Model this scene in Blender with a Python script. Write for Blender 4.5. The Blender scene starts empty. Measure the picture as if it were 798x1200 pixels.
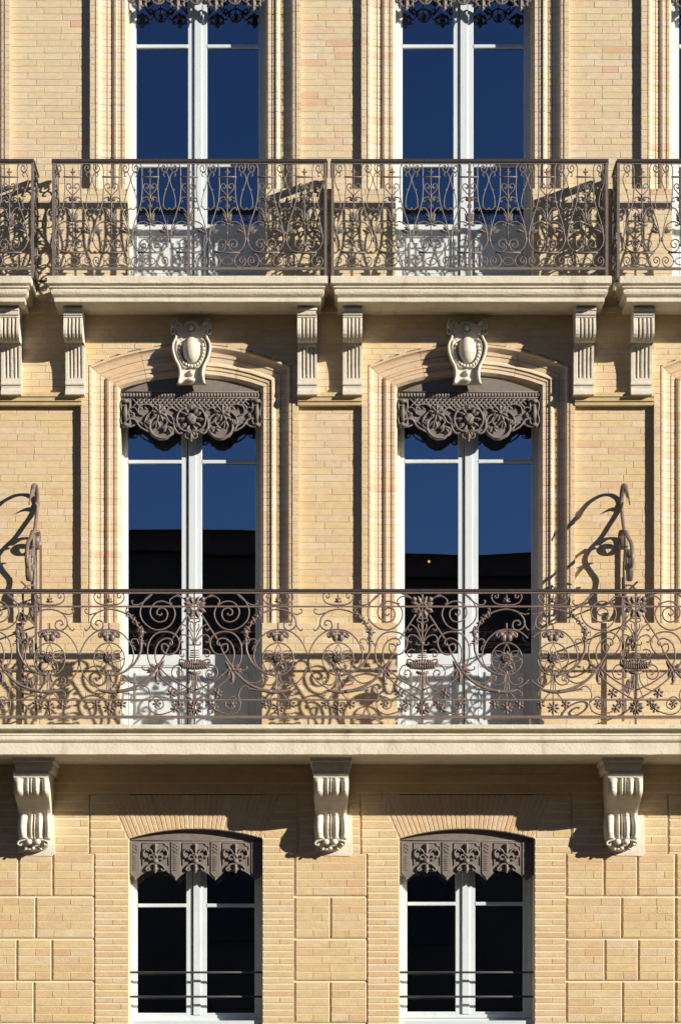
import bpy, math, random
from mathutils import Vector
random.seed(7)
PI = math.pi
sc = bpy.context.scene
COL = sc.collection
S = 1/140.0          # metres per photo pixel on the wall plane
CX, HY, D0 = 380.0, 1300.0, 26.3   # vanishing column, horizon row, camera distance
CAMZ = 1.7

# ------------------------------------------------------------------ camera, sky, sun
cam_d = bpy.data.cameras.new('camera'); cam = bpy.data.objects.new('camera', cam_d); COL.objects.link(cam)
cam.location = (0, -D0, CAMZ); cam.rotation_euler = (PI/2, 0, 0)
cam_d.sensor_fit = 'VERTICAL'; cam_d.sensor_height = 24
cam_d.lens = 24*D0/(1200*S)
cam_d.shift_y = (HY-600)/1200; cam_d.shift_x = (399-CX)/1200
cam_d.clip_start = 0.5; cam_d.clip_end = 3000
sc.camera = cam
SUN_A, SUN_B = 1.50, 0.56     # leftward and downward shadow run per metre of depth
world = bpy.data.worlds.new('World'); sc.world = world; world.use_nodes = True
wn = world.node_tree; bg = wn.nodes['Background']
sky = wn.nodes.new('ShaderNodeTexSky'); sky.sky_type = 'NISHITA'; sky.sun_disc = False
sdir = Vector((SUN_A, -1, SUN_B)).normalized()     # towards the sun
sky.sun_elevation = math.asin(sdir.z)
sky.sun_rotation = math.atan2(sdir.x, sdir.y)
sky.air_density = 0.8; sky.dust_density = 0.05; sky.ozone_density = 5.0; sky.altitude = 300
wn.links.new(sky.outputs[0], bg.inputs[0]); bg.inputs[1].default_value = 0.05
sl = bpy.data.lights.new('sun', 'SUN'); sun = bpy.data.objects.new('sun', sl); COL.objects.link(sun)
sl.energy = 5.0; sl.angle = math.radians(0.5); sl.color = (1.0, 0.91, 0.77)
sun.rotation_euler = sdir.to_track_quat('Z', 'Y').to_euler(); sun.location = sdir*60
sc.view_settings.view_transform = 'Standard'; sc.view_settings.look = 'None'
sc.view_settings.exposure = 0.52; sc.view_settings.gamma = 1

# ------------------------------------------------------------------ mapping
def P(px, py, d=0.0):
    f = (D0-d)/D0
    return Vector(((px-CX)*S*f, -d, CAMZ+(HY-py)*S*f))
def W(px, py, d=0.0):            # straight projection on the wall plane
    return Vector(((px-CX)*S, -d, CAMZ+(HY-py)*S))

# ------------------------------------------------------------------ materials
def mat(name, base, rough=0.8, var=0.15, scale=8, bump=0.0, bscale=60, attr=False, metal=0.0, stretch=(1,1,1), stain=None, spec=0.3):
    m = bpy.data.materials.new(name); m.use_nodes = True; t = m.node_tree; b = t.nodes['Principled BSDF']
    b.inputs['Roughness'].default_value = rough; b.inputs['Metallic'].default_value = metal
    b.inputs['Specular IOR Level'].default_value = spec
    g = t.nodes.new('ShaderNodeNewGeometry')
    mp = t.nodes.new('ShaderNodeMapping'); mp.inputs['Scale'].default_value = stretch
    t.links.new(g.outputs['Position'], mp.inputs['Vector'])
    n = t.nodes.new('ShaderNodeTexNoise'); n.inputs['Scale'].default_value = scale; n.inputs['Detail'].default_value = 6
    n.inputs['Roughness'].default_value = 0.65
    t.links.new(mp.outputs[0], n.inputs['Vector'])
    mr = t.nodes.new('ShaderNodeMapRange'); mr.inputs[1].default_value = 0.3; mr.inputs[2].default_value = 0.7
    mr.inputs[3].default_value = 1-var; mr.inputs[4].default_value = 1+var
    t.links.new(n.outputs['Fac'], mr.inputs[0])
    mul = t.nodes.new('ShaderNodeVectorMath'); mul.operation = 'SCALE'
    if attr:
        a = t.nodes.new('ShaderNodeAttribute'); a.attribute_name = 'Col'
        t.links.new(a.outputs['Color'], mul.inputs[0])
    else:
        mul.inputs[0].default_value = base
    t.links.new(mr.outputs[0], mul.inputs['Scale'])
    out = mul.outputs[0]
    if stain:
        n2 = t.nodes.new('ShaderNodeTexNoise'); n2.inputs['Scale'].default_value = stain[2]; n2.inputs['Detail'].default_value = 8
        n2.inputs['Roughness'].default_value = 0.7
        mp2 = t.nodes.new('ShaderNodeMapping'); mp2.inputs['Scale'].default_value = stain[3]
        t.links.new(g.outputs['Position'], mp2.inputs['Vector']); t.links.new(mp2.outputs[0], n2.inputs['Vector'])
        r2 = t.nodes.new('ShaderNodeMapRange'); r2.inputs[1].default_value = stain[4]; r2.inputs[2].default_value = stain[4]+0.16
        r2.inputs[3].default_value = 0; r2.inputs[4].default_value = stain[1]
        t.links.new(n2.outputs['Fac'], r2.inputs[0])
        mx = t.nodes.new('ShaderNodeMix'); mx.data_type = 'RGBA'
        t.links.new(r2.outputs[0], mx.inputs['Factor']); t.links.new(out, mx.inputs['A'])
        mx.inputs['B'].default_value = (*stain[0], 1); out = mx.outputs['Result']
    t.links.new(out, b.inputs['Base Color'])
    if bump:
        n3 = t.nodes.new('ShaderNodeTexNoise'); n3.inputs['Scale'].default_value = bscale; n3.inputs['Detail'].default_value = 5
        t.links.new(g.outputs['Position'], n3.inputs['Vector'])
        bp = t.nodes.new('ShaderNodeBump'); bp.inputs['Strength'].default_value = bump; bp.inputs['Distance'].default_value = 0.006
        t.links.new(n3.outputs['Fac'], bp.inputs['Height']); t.links.new(bp.outputs[0], b.inputs['Normal'])
    return m
M = {}
M['brick'] = mat('brick', (1,1,1), 0.9, 0.11, 14, 0.55, 90, attr=True, stretch=(1,1,2.2), stain=((.50,.42,.32), .35, 5, (1,1,1.6), .56))
M['mortar'] = mat('mortar', (.60,.50,.35), 0.95, 0.10, 12, 0.5, 120)
M['mortar_low'] = mat('pale_mortar', (.74,.62,.44), 0.95, 0.10, 12, 0.5, 120)
M['stone'] = mat('limestone', (.69,.635,.51), 0.85, 0.09, 6, 0.6, 55, stain=((.36,.26,.15), .5, 3.0, (2.4,1,.8), .55))
M['pale'] = mat('pale_limestone', (.66,.61,.52), 0.8, 0.10, 16, 0.6, 70, stain=((.30,.25,.19), .5, 9, (1,1,1), .60))
M['ochre'] = mat('ochre_stone', (.58,.45,.25), 0.85, 0.12, 9, 0.5, 60)
M['white'] = mat('white_window_paint', (.60,.66,.70), 0.45, 0.04, 5, 0.06, 40, stain=((.40,.40,.38), .35, 7, (3,1,.5), .56))
M['iron'] = mat('painted_iron', (.185,.138,.120), 0.42, 0.22, 40, 0.25, 160, stain=((.20,.10,.06), .4, 14, (1,1,1), .58), spec=0.5)
M['iron_up'] = mat('greyer_painted_iron', (.165,.140,.123), 0.42, 0.22, 40, 0.25, 160, stain=((.20,.10,.06), .4, 14, (1,1,1), .58), spec=0.5)
M['iron_top'] = mat('dark_handrail_paint', (.055,.042,.038), 0.4, 0.25, 30, 0.2, 120, spec=0.5)
M['lamb'] = mat('grey_brown_cast_iron', (.195,.168,.155), 0.55, 0.14, 20, 0.2, 90, stain=((.11,.085,.07), .5, 16, (1,1,1), .57), spec=0.3)
M['steel'] = mat('dark_grey_bar_paint', (.045,.048,.052), 0.6, 0.1, 20, spec=0.5)
M['dark'] = mat('room_wall_painted_dim', (.012,.010,.009), 0.95, 0.2, 2)  # unlit-room darkness put into the wall colour; real walls would be lighter
M['asphalt'] = mat('asphalt', (.07,.062,.052), 0.9, 0.2, 3, 0.4, 40)
M['stucco'] = mat('plaster_wall', (.20,.12,.07), 0.9, 0.12, 1.2)
M['tile'] = mat('roof_tile', (.22,.11,.07), 0.9, 0.2, 3)
M['shutter'] = mat('grey_shutter', (.11,.08,.055), 0.7, 0.1, 3)
def glass():
    m = bpy.data.materials.new('window_glass'); m.use_nodes = True; t = m.node_tree
    for n in list(t.nodes): t.nodes.remove(n)
    o = t.nodes.new('ShaderNodeOutputMaterial'); mx = t.nodes.new('ShaderNodeMixShader')
    tr = t.nodes.new('ShaderNodeBsdfTransparent'); tr.inputs[0].default_value = (.55,.55,.52,1)
    gl = t.nodes.new('ShaderNodeBsdfGlossy'); gl.inputs['Roughness'].default_value = 0.0; gl.inputs['Color'].default_value = (.60,.72,1,1)
    fr = t.nodes.new('ShaderNodeFresnel'); fr.inputs[0].default_value = 3.8
    g = t.nodes.new('ShaderNodeNewGeometry'); n = t.nodes.new('ShaderNodeTexNoise'); n.inputs['Scale'].default_value = 1.3; n.inputs['Detail'].default_value = 0
    t.links.new(g.outputs['Position'], n.inputs['Vector'])
    bp = t.nodes.new('ShaderNodeBump'); bp.inputs['Strength'].default_value = 0.12; bp.inputs['Distance'].default_value = 0.01
    t.links.new(n.outputs['Fac'], bp.inputs['Height']); t.links.new(bp.outputs[0], gl.inputs['Normal'])
    t.links.new(fr.outputs[0], mx.inputs[0]); t.links.new(tr.outputs[0], mx.inputs[1]); t.links.new(gl.outputs[0], mx.inputs[2])
    t.links.new(mx.outputs[0], o.inputs['Surface']); return m
M['glass'] = glass()
def emit(name, c, s):
    m = bpy.data.materials.new(name); m.use_nodes = True; b = m.node_tree.nodes['Principled BSDF']
    b.inputs['Emission Color'].default_value = (*c, 1); b.inputs['Emission Strength'].default_value = s; return m
M['bulb'] = emit('lit_bulb', (1, .62, .22), 3.0)

# ------------------------------------------------------------------ mesh builder
class MB:
    def __init__(s): s.v = []; s.f = []; s.c = []; s.sm = []
    def add(s, vs, fs, col=None, smooth=False):
        o = len(s.v); s.v.extend([tuple(v) for v in vs])
        for f in fs: s.f.append(tuple(i+o for i in f)); s.c.append(col); s.sm.append(smooth)
    def hexa(s, a, b, col=None):      # axis aligned box from corner a to corner b
        x0,x1 = sorted((a[0],b[0])); y0,y1 = sorted((a[1],b[1])); z0,z1 = sorted((a[2],b[2]))
        vs = [(x0,y0,z0),(x1,y0,z0),(x1,y1,z0),(x0,y1,z0),(x0,y0,z1),(x1,y0,z1),(x1,y1,z1),(x0,y1,z1)]
        s.add(vs, [(0,1,5,4),(1,2,6,5),(2,3,7,6),(3,0,4,7),(4,5,6,7),(3,2,1,0)], col)
    def pbox(s, x0, x1, y0, y1, d0, d1, ch=0.0):   # photo-pixel box, front d1, back d0, chamfered front
        a = P(x0, y1, d1); b = P(x1, y0, d1)
        s.cbox(a.x, b.x, a.z, b.z, d0, d1, ch)
    def cbox(s, X0, X1, Z0, Z1, d0, d1, ch=0.0, col=None):
        if ch <= 0: s.hexa((X0,-d0,Z0),(X1,-d1,Z1), col); return
        c = min(ch, (X1-X0)*.4, (Z1-Z0)*.4)
        vs = [(X0,-d0,Z0),(X1,-d0,Z0),(X1,-d0,Z1),(X0,-d0,Z1),
              (X0,-d1+c,Z0),(X1,-d1+c,Z0),(X1,-d1+c,Z1),(X0,-d1+c,Z1),
              (X0+c,-d1,Z0+c),(X1-c,-d1,Z0+c),(X1-c,-d1,Z1-c),(X0+c,-d1,Z1-c)]
        fs = [(8,9,10,11)]
        for i in range(4):
            j = (i+1) % 4; fs += [(i,j,4+j,4+i),(4+i,4+j,8+j,8+i)]
        s.add(vs, fs, col)
    def prism(s, pts, d0, d1, ch=0.0, col=None, depthmap=None):     # polygon of (px,py), any winding
        A = 0
        for i in range(len(pts)):
            x0,y0 = pts[i]; x1,y1 = pts[(i+1)%len(pts)]; A += x0*y1-x1*y0
        if A > 0: pts = pts[::-1]
        dm = d1 if depthmap is None else depthmap
        q = [P(x,y,dm) for x,y in pts]; n = len(q)
        cx = sum(p.x for p in q)/n; cz = sum(p.z for p in q)/n
        back = [(p.x,-d0,p.z) for p in q]
        if ch > 0:
            mid = [(p.x,-d1+ch,p.z) for p in q]; fr = []
            for i in range(n):
                a, b, c = q[i-1], q[i], q[(i+1)%n]
                e1 = Vector((b.x-a.x, b.z-a.z)); e2 = Vector((c.x-b.x, c.z-b.z))
                n1 = Vector((-e1.y,e1.x)).normalized() if e1.length>1e-9 else Vector((0,0)); n2 = Vector((-e2.y,e2.x)).normalized() if e2.length>1e-9 else n1
                m = (n1+n2)
                m = m/max(m.length_squared/2, .5) if m.length>1e-6 else n1
                fr.append((b.x+m.x*ch, -d1, b.z+m.y*ch))
            vs = back+mid+fr; fs = [tuple(range(2*n,3*n))]
            for i in range(n):
                j=(i+1)%n; fs += [(i,j,n+j,n+i),(n+i,n+j,2*n+j,2*n+i)]
        else:
            vs = back+[(p.x,-d1,p.z) for p in q]; fs = [tuple(range(n,2*n)), tuple(range(n-1,-1,-1))]
            for i in range(n):
                j=(i+1)%n; fs.append((i,j,n+j,n+i))
        s.add(vs, fs, col)
    def bar(s, pts, w, h, nrm=(0,1,0), taper=None, sides=6, closed=False):
        """bar along pts lying in the plane with normal nrm; w in plane, h across it"""
        n = len(pts); nrm = Vector(nrm); vs = []; fs = []
        for i in range(n):
            if closed: t = pts[(i+1)%n]-pts[i-1]
            else: t = pts[min(i+1,n-1)]-pts[max(i-1,0)]
            if t.length < 1e-9: t = Vector((1,0,0))
            t.normalize(); u = t.cross(nrm).normalized()
            k = 1 if taper is None else taper(i/(n-1))
            for j in range(sides):
                a = 2*PI*(j+.5)/sides
                ca, sa = math.cos(a), math.sin(a)
                vs.append(pts[i]+u*(ca*w*.5*k)+nrm*(sa*h*.5*k))
        m = n if closed else n-1
        for i in range(m):
            i2 = (i+1)%n
            for j in range(sides):
                j2=(j+1)%sides; fs.append((i*sides+j,i*sides+j2,i2*sides+j2,i2*sides+j))
        if not closed: fs += [tuple(range(sides-1,-1,-1)), tuple((n-1)*sides+j for j in range(sides))]
        s.add(vs, fs, None, True)
    def ball(s, c, rx, ry=None, rz=None, n=8, m=5):
        ry = rx if ry is None else ry; rz = rx if rz is None else rz
        vs = [(c[0],c[1],c[2]+rz)]; fs = []
        for i in range(1,m):
            a = PI*i/m
            for j in range(n):
                b = 2*PI*j/n; vs.append((c[0]+rx*math.sin(a)*math.cos(b), c[1]+ry*math.sin(a)*math.sin(b), c[2]+rz*math.cos(a)))
        vs.append((c[0],c[1],c[2]-rz))
        for j in range(n): fs.append((0,1+j,1+(j+1)%n))
        for i in range(m-2):
            for j in range(n):
                a=1+i*n+j; b=1+i*n+(j+1)%n; fs.append((a,a+n,b+n,b))
        k=len(vs)-1; o=1+(m-2)*n
        for j in range(n): fs.append((o+j,k,o+(j+1)%n))
        s.add(vs, fs, None, True)
    def leaf(s, c, ang, L, wd, th, curl=0.0):
        """pointed ridged leaf in the XZ plane starting at c, towards ang"""
        ca, sa = math.cos(ang), math.sin(ang)
        def q(u, v, y): return (c[0]+ca*u-sa*v, c[1]-y, c[2]+sa*u+ca*v)
        vs = [q(0,0,0), q(L*.3,wd*.42,0), q(L*.3,-wd*.42,0), q(L*.6,wd*.5,curl*.4), q(L*.6,-wd*.5,curl*.4), q(L,0,curl),
              q(L*.3,0,th), q(L*.6,0,th+curl*.5), q(L*.5,0,-th*.5)]
        s.add(vs, [(0,6,1),(0,2,6),(1,6,7,3),(2,4,7,6),(3,7,5),(4,5,7),(0,1,8),(0,8,2),(1,3,8),(2,8,4),(3,5,8),(4,8,5)], None, False)
    def flower(s, c, r, n, th, ctr=True, rot=0.0, wk=1.0, hole=0):
        for i in range(n):
            a = rot+2*PI*i/n
            r0 = r*.22
            s.leaf((c[0]+math.cos(a)*r0, c[1], c[2]+math.sin(a)*r0), a, r*.8, r*wk*3.6/n, th, 0)
        if ctr: s.ball((c[0],c[1]-th*.5,c[2]), r*.34, th*1.0, r*.42, 7, 4)
        if hole:
            s.bar([Vector((c[0]+math.cos(a)*hole, c[1], c[2]+math.sin(a)*hole)) for a in [2*PI*k/12 for k in range(12)]], hole*.55, th*1.6, closed=True)
    def build(s, name, m, parent=None, loc=None, smooth=None):
        me = bpy.data.meshes.new(name); 
        off = loc if loc is not None else (0,0,0)
        me.from_pydata([(v[0]-off[0], v[1]-off[1], v[2]-off[2]) for v in s.v] if loc is not None else s.v, [], s.f)
        if any(s.sm): me.polygons.foreach_set('use_smooth', s.sm)
        if any(c is not None for c in s.c):
            at = me.color_attributes.new('Col','FLOAT_COLOR','CORNER'); buf = []
            for f, c in zip(s.f, s.c):
                for _ in f: buf.extend((*(c or (.5,.4,.25)), 1))
            at.data.foreach_set('color', buf)
        me.materials.append(M[m] if isinstance(m,str) else m); me.update()
        return link(name, me, parent, loc)
def link(name, me, parent=None, loc=None):
    o = bpy.data.objects.new(name, me); COL.objects.link(o)
    if parent is not None: o.parent = parent
    if loc is not None and parent is None: o.location = loc
    return o
def tag(o, label=None, cat=None, group=None, kind=None):
    if label: o['label'] = label
    if cat: o['category'] = cat
    if group: o['group'] = group
    if kind: o['kind'] = kind
    return o
def empty(name, loc): 
    o = bpy.data.objects.new(name, None); COL.objects.link(o); o.location = loc; o.empty_display_size = .2; return o
def catmull(pts, k=6, closed=False):
    out = []; n = len(pts)
    if n < 3: return [Vector(p) for p in pts]
    P_ = [Vector(p) for p in pts]
    rng = range(n if closed else n-1)
    for i in rng:
        if closed: p0,p1,p2,p3 = P_[i-1],P_[i],P_[(i+1)%n],P_[(i+2)%n]
        else: p0 = P_[i-1] if i else P_[0]*2-P_[1]; p1=P_[i]; p2=P_[i+1]; p3 = P_[i+2] if i+2<n else P_[i+1]*2-P_[i]
        for j in range(k):
            t=j/k; out.append(.5*((2*p1)+(p2-p0)*t+(2*p0-5*p1+4*p2-p3)*t*t+(3*p1-p0-3*p2+p3)*t**3))
    if not closed: out.append(P_[-1])
    return out

# ------------------------------------------------------------------ street and the far side (seen only in the panes)
g = MB(); g.add([(-600,-600,0),(600,-600,0),(600,600,0),(-600,600,0)], [(0,1,2,3)]); tag(g.build('street','asphalt'), kind='structure')
def opposite(x0, x1, h, label):
    e = empty('building', ((x0+x1)/2, -28, 0)); L = e.location
    b = MB(); b.hexa((x0,-28,0),(x1,-38,h-.35)); b.build('wall','stucco',e,L)
    b = MB(); b.hexa((x0,-27.75,h-.35),(x1,-38,h)); b.add([(x0,-27.6,h),(x1,-27.6,h),(x1,-33,h+.9),(x0,-33,h+.9)],[(0,1,2,3)]); b.build('roof','tile',e,L)
    sh = MB()
    n = int((x1-x0)/3.2)
    me = None
    for i in range(n):
        for z in (1.2,4.6,8.0):
            x = x0+1.6+i*3.2
            o = MB()
            if me is None:
                o.hexa((-.55,0,0),(.55,.06,2.1)); ob = o.build('window','shutter',e); me = ob.data
            else: ob = link('window', me, e)
            ob.location = (x-L.x, .01, z)
    tag(e, label, 'building')
opposite(-45, 0.05, 11.72, 'taller dark building across the street mirrored behind the left middle window panes')
opposite(0.05, 45, 11.3, 'lower dark building across the street mirrored behind the right middle window panes')

# ------------------------------------------------------------------ the facade
F = empty('brick_building', (0,0,0))
tag(F, 'cream and ochre brick apartment facade with white stone balconies, consoles and tall white windows', 'building')
BR = []      # (area, builder-args)
PAL_T = [((.63,.52,.32),8),((.65,.54,.35),7),((.62,.49,.28),5),((.60,.50,.33),4),((.62,.44,.28),1.3),((.58,.33,.20),.25),((.66,.57,.40),2)]
PAL_M = [((.64,.50,.28),8),((.65,.52,.32),5),((.63,.47,.24),5),((.63,.45,.26),2.2),((.61,.39,.23),.35),((.67,.56,.37),3)]
PAL_B = [((.62,.46,.24),6),((.63,.495,.26),6),((.61,.425,.22),4),((.63,.50,.29),4),((.60,.39,.22),.8),((.64,.53,.33),2)]
PAL_V = [((.62,.44,.25),6),((.60,.40,.23),4),((.66,.50,.31),3)]
def pick(pal, hue=None):
    t = sum(w for _,w in pal); r = random.random()*t
    for c,w in pal:
        r -= w
        if r <= 0: break
    k = random.uniform(.97,1.03); return (c[0]*k*.99, c[1]*k*random.uniform(.965,1.01), c[2]*k*random.uniform(1.0,1.14))
def soften(pal,k):
    t=sum(w for _,w in pal); m=[sum(c[i]*w for c,w in pal)/t for i in range(3)]
    return [(tuple(c[i]*(1-k)+m[i]*k for i in range(3)),w) for c,w in pal]
PAL_T=soften(PAL_T,.5)+[((.62,.42,.27),.7)]; PAL_M=soften(PAL_M,.5)+[((.62,.445,.27),.7)]; PAL_B=soften(PAL_B,.35); PAL_V=[(( .61,.445,.25),6),((.60,.415,.24),3),((.63,.48,.29),3)]
def brick(x0,x1,y0,y1,d,pal,poly=None,jit=.0009,ch=.0013):
    d1 = d+random.uniform(-jit,jit); col = pick(pal)
    if poly is None:
        poly = [(x0,y0),(x1,y0),(x1,y1),(x0,y1)]
        j = .18
        poly = [(x+random.uniform(-j,j), y+random.uniform(-j,j)) for x,y in poly]
        area = (x1-x0)*(y1-y0)
    else: area = 40
    vis = (-30 < x0 < 798 and -10 < y0 < 1200) if x0 is not None else True
    BR.append((area if vis else 0, poly, d1, ch, col))
def courses(y0, y1, h, d, pal, intervals, joint=.55, lens=(20,39,39,39), clipx=None, phase=0):
    """lay courses of bricks; intervals(ymid) gives the free x stretches"""
    n = max(1, round((y1-y0)/h)); hh = (y1-y0)/n
    for i in range(n):
        ya = y0+i*hh; yb = ya+hh; ym = (ya+yb)/2
        for (a,b) in intervals(ym):
            if b-a < 1: continue
            x = a; first = True
            while x < b-.3:
                L = random.choice(lens)*random.uniform(.94,1.06)
                if first and (b-a) > 30: L = [39,20,30][(i+phase)%3]; 
                first = False
                if b-(x+L) < 9: L = b-x
                e = min(x+L, b)
                brick(x+min(joint,.55)*.5, e-min(joint,.55)*.5, ya+joint*.5, yb-joint*.5, d, pal)
                x = e
YT = -60; XL, XR = -60, 860
# windows: opening (x0,x1) and surround groove lines
TOPW = [(-48,-30,-34,6.5),(150.5,311,112,347),(463.5,623,429.5,660),(786.5,948,757.5,990)]
MIDW = [(141.5,307,104.5,342.5),(465.5,633,431,667),(809,975,772.5,1010)]
LOWW = [(151.5,308),(467.5,626)]
# top floor fields
fT = lambda y: [(13,106),(352,423),(666,750)]
courses(YT, 223, 7.6, 0, PAL_T, fT)
fM = lambda y: [(XL,95.5),(350,423.5),(673,765)]
courses(477, 731, 7.9, 0, PAL_M, fM)
DF = .05
# margins beside the surrounds
mT = lambda y: [(6.5,13),(106,112),(347,352),(423,429.5),(660,666),(750,757.5)]
courses(YT, 223, 7.6, DF, PAL_T, mT)
mM = lambda y: [(95.5,104.5),(342.5,350),(423.5,431),(667,673),(765,772.5)]
def arch_y(x, xa, xb, ys, ya):      # segmental arch from (xa,ys) over the crown ya to (xb,ys)
    c=(xa+xb)/2; hw=(xb-xa)/2; r=ys-ya; R=(hw*hw+r*r)/(2*r); dx=min(abs(x-c),hw)
    return ya+R-math.sqrt(R*R-dx*dx)
def arch_x(y, xa, xb, ys, ya):
    c=(xa+xb)/2; hw=(xb-xa)/2; r=ys-ya; R=(hw*hw+r*r)/(2*r); k=ya+R-y
    return c, math.sqrt(max(0,R*R-k*k)) if y>ya else 0
def frieze_iv(y):
    xs=[XL]
    for (o0,o1,g0,g1) in MIDW:
        if y > 430: xs += [g0, g1]
        elif y > 404:
            c,h = arch_x(y,g0,g1,430,404); xs += [c-h, c+h]
    xs.append(XR if len(xs)%2 else XR)
    return [(xs[i],xs[i+1]) for i in range(0,len(xs)-1,2)]
courses(348, 404, 7.9, DF, PAL_M, lambda y: [(XL,XR)])
courses(404, 430, 6.5, DF, PAL_M, frieze_iv)
courses(430, 463, 7.9, DF, PAL_M, frieze_iv)
courses(463, 731, 7.9, DF, PAL_M, mM)
courses(223, 330, 7.6, DF, PAL_T, lambda y: [(XL,-30),(-12,150.5),(311,463.5),(623,786.5)])
courses(731, 860, 7.9, DF, PAL_M, lambda y: [(XL,141.5),(307,465.5),(633,809)])
# bottom floor: grooved masonry
GR = 2.2
blocks = []
low = MB()
def block(x0,x1,y0,y1,name='rusticated_block', h=10.0, poly=None):
    b = MB(); b.cbox(W(x0,0).x, W(x1,0).x, W(0,y1).z, W(0,y0).z, .0, DF-.004, .003); b.build(name,'mortar_low',F)
    if name == 'rusticated_block': courses(y0+.5, y1-.5, h, DF, PAL_B, lambda y: [(x0+.4,x1-.4)], joint=1.0, lens=(20,39,60,39))
rows = [(1001,1050.5),(1051.5,1100),(1101,1149.5),(1150.5,1198.5),(1199.5,1248)]
def pier(x0,x1,splits):
    for r,(ya,yb) in enumerate(rows):
        ss = [x0]+splits[r%len(splits)]+[x1]
        for i in range(len(ss)-1):
            block(ss[i]+(GR/2 if i else 0), ss[i+1]-(GR/2 if i<len(ss)-2 else 0), ya+.6, yb-.6)
pier(XL,110.5,[[23,63],[-18,43],[21,62],[-20,41]])
pier(346.5,429,[[],[387.5],[],[387]])
pier(664,789,[[707,746],[727.5],[708,747],[728.5]])
pier(792,XR,[[],[830],[],[830]])
# smooth brick jambs, lintel bands
def low_iv(y):
    iv=[]
    for (a,b),(g0,g1),(t0,t1) in (((151.5,308),(112.5,344.5),(106,348.5)),((467.5,626),(431,662),(423,668.5))):
        L,R = (t0+1,t1-1) if y<1001 else (g0,g1)
        if y < 972: iv.append((L,R))
        elif y < 983:
            c,h = arch_x(y,a,b,983,971.5); iv += [(L,c-h),(c+h,R)]
        else: iv += [(L,a),(b,R)]
    return iv
def fan_cut(iv, y):
    out=[]
    for (l,r) in iv:
        c = 229 if l < 400 else 546.5
        if y < 983 and y > 931:
            k = (983-y)/52; hw = 79+22*k
            if l < c-hw < r: out.append((l,c-hw)); 
            elif r <= c-hw: out.append((l,r))
            if l < c+hw < r: out.append((c+hw,r))
            elif l >= c+hw: out.append((l,r))
        else: out.append((l,r))
    return out
courses(932, 983, 10.2, DF, PAL_B, lambda y: fan_cut(low_iv(y), y), joint=2.2, lens=(39,60))
courses(983, 1001, 9, DF, PAL_B, low_iv, joint=2.2, lens=(70,75))
courses(1001, 1260, 7.6, DF, PAL_B, low_iv, joint=2.1, lens=(70,75))
courses(907, 930, 10.2, DF, PAL_B, lambda y: [(XL,XR)], joint=2.2, lens=(39,60))
courses(930, 1000, 10.1, DF, PAL_B, lambda y: [(XL,104.5),(350.5,421.5),(670.5,780.5)], joint=2.2, lens=(39,60))
courses(932, 1000, 10.1, DF, PAL_B, lambda y: [(783.5,XR)], joint=2.2, lens=(39,60))
for (a,b) in LOWW:          # fan of voussoirs
    c=(a+b)/2; n=31
    for i in range(n):
        def ray(t):
            u = -1+2*t/n; xb = c+u*78.5; xt = c+u*100
            yb = arch_y(xb, a, b, 983, 971.5); return xb,yb,xt
        xb0,yb0,xt0 = ray(i+.12); xb1,yb1,xt1 = ray(i+.88)
        brick(xt0,0,0,0,DF,PAL_V,poly=[(xt0,932.6),(xt1,932.6),(xb1,yb1-.4),(xb0,yb0-.4)])
# mortar bed behind every field
mb = MB()
def slab_rect(x0,x1,y0,y1,d, m=mb): m.hexa((W(x0,0).x,.35,W(0,y1).z),(W(x1,0).x,-d,W(0,y0).z))
for a,b in fT(0): slab_rect(a,b,YT,224,-.003)
for a,b in fM(0): slab_rect(a,b,470,732,-.003)
for a,b in mT(0): slab_rect(a,b,YT,223,DF-.003)
for a,b in mM(0): slab_rect(a,b,463,731,DF-.003)
slab_rect(XL,XR,330,404,DF-.003)
def arch_fill(y0, xa, xb, xs0, xs1, ys, ya, m, d):
    """masonry between xs0..xs1, from y0 down to ys, above the arch xa..xb"""
    n=14; top=[(xs0,y0),(xs1,y0),(xs1,ys),(xb,ys)]
    xs=[xb+(xa-xb)*i/n for i in range(n+1)]
    for i in range(n):
        x1_,x0_ = xs[i],xs[i+1]
        q=[(x0_,y0),(x1_,y0),(x1_,arch_y(x1_,xa,xb,ys,ya)),(x0_,arch_y(x0_,xa,xb,ys,ya))]
        v=[W(x,y,d) for x,y in q]+[W(x,y,-.35) for x,y in q]
        m.add(v,[(3,2,1,0),(2,3,7,6)])
    if xs0<xa: slab_rect(xs0,xa,y0,ys,d,m)
    if xs1>xb: slab_rect(xb,xs1,y0,ys,d,m)
edges=[XL,387,720,XR]
for i,(o0,o1,g0,g1) in enumerate(MIDW): arch_fill(404, g0,g1, edges[i], min(edges[i+1],XR) if i<2 else XR, 430, 404, mb, DF-.003) if g1<XR else (slab_rect(720,g0,404,430,DF-.003), arch_fill(404,g0,g1,g0,g1,430,404,mb,DF-.003))
for a,b in ((XL,104.5),(342.5,431),(667,772.5)): slab_rect(a,b,430,463.5,DF-.003)
for a,b in ((XL,-12),(-12,150.5),(311,463.5),(623,786.5)): slab_rect(a,b,223,332,DF-.003)
for a,b in ((XL,141.5),(307,465.5),(633,809)): slab_rect(a,b,731,866,DF-.003)
mb.build('wall','mortar',F)
ml = MB()
slab_rect(XL,XR,860,931,DF-.004,ml)
slab_rect(XL,105,931,1001,DF-.004,ml); slab_rect(350.2,421.8,931,1001,DF-.004,ml); slab_rect(670.2,780.8,931,1001,DF-.004,ml); slab_rect(783.2,XR,932.3,1001,DF-.004,ml)
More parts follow.
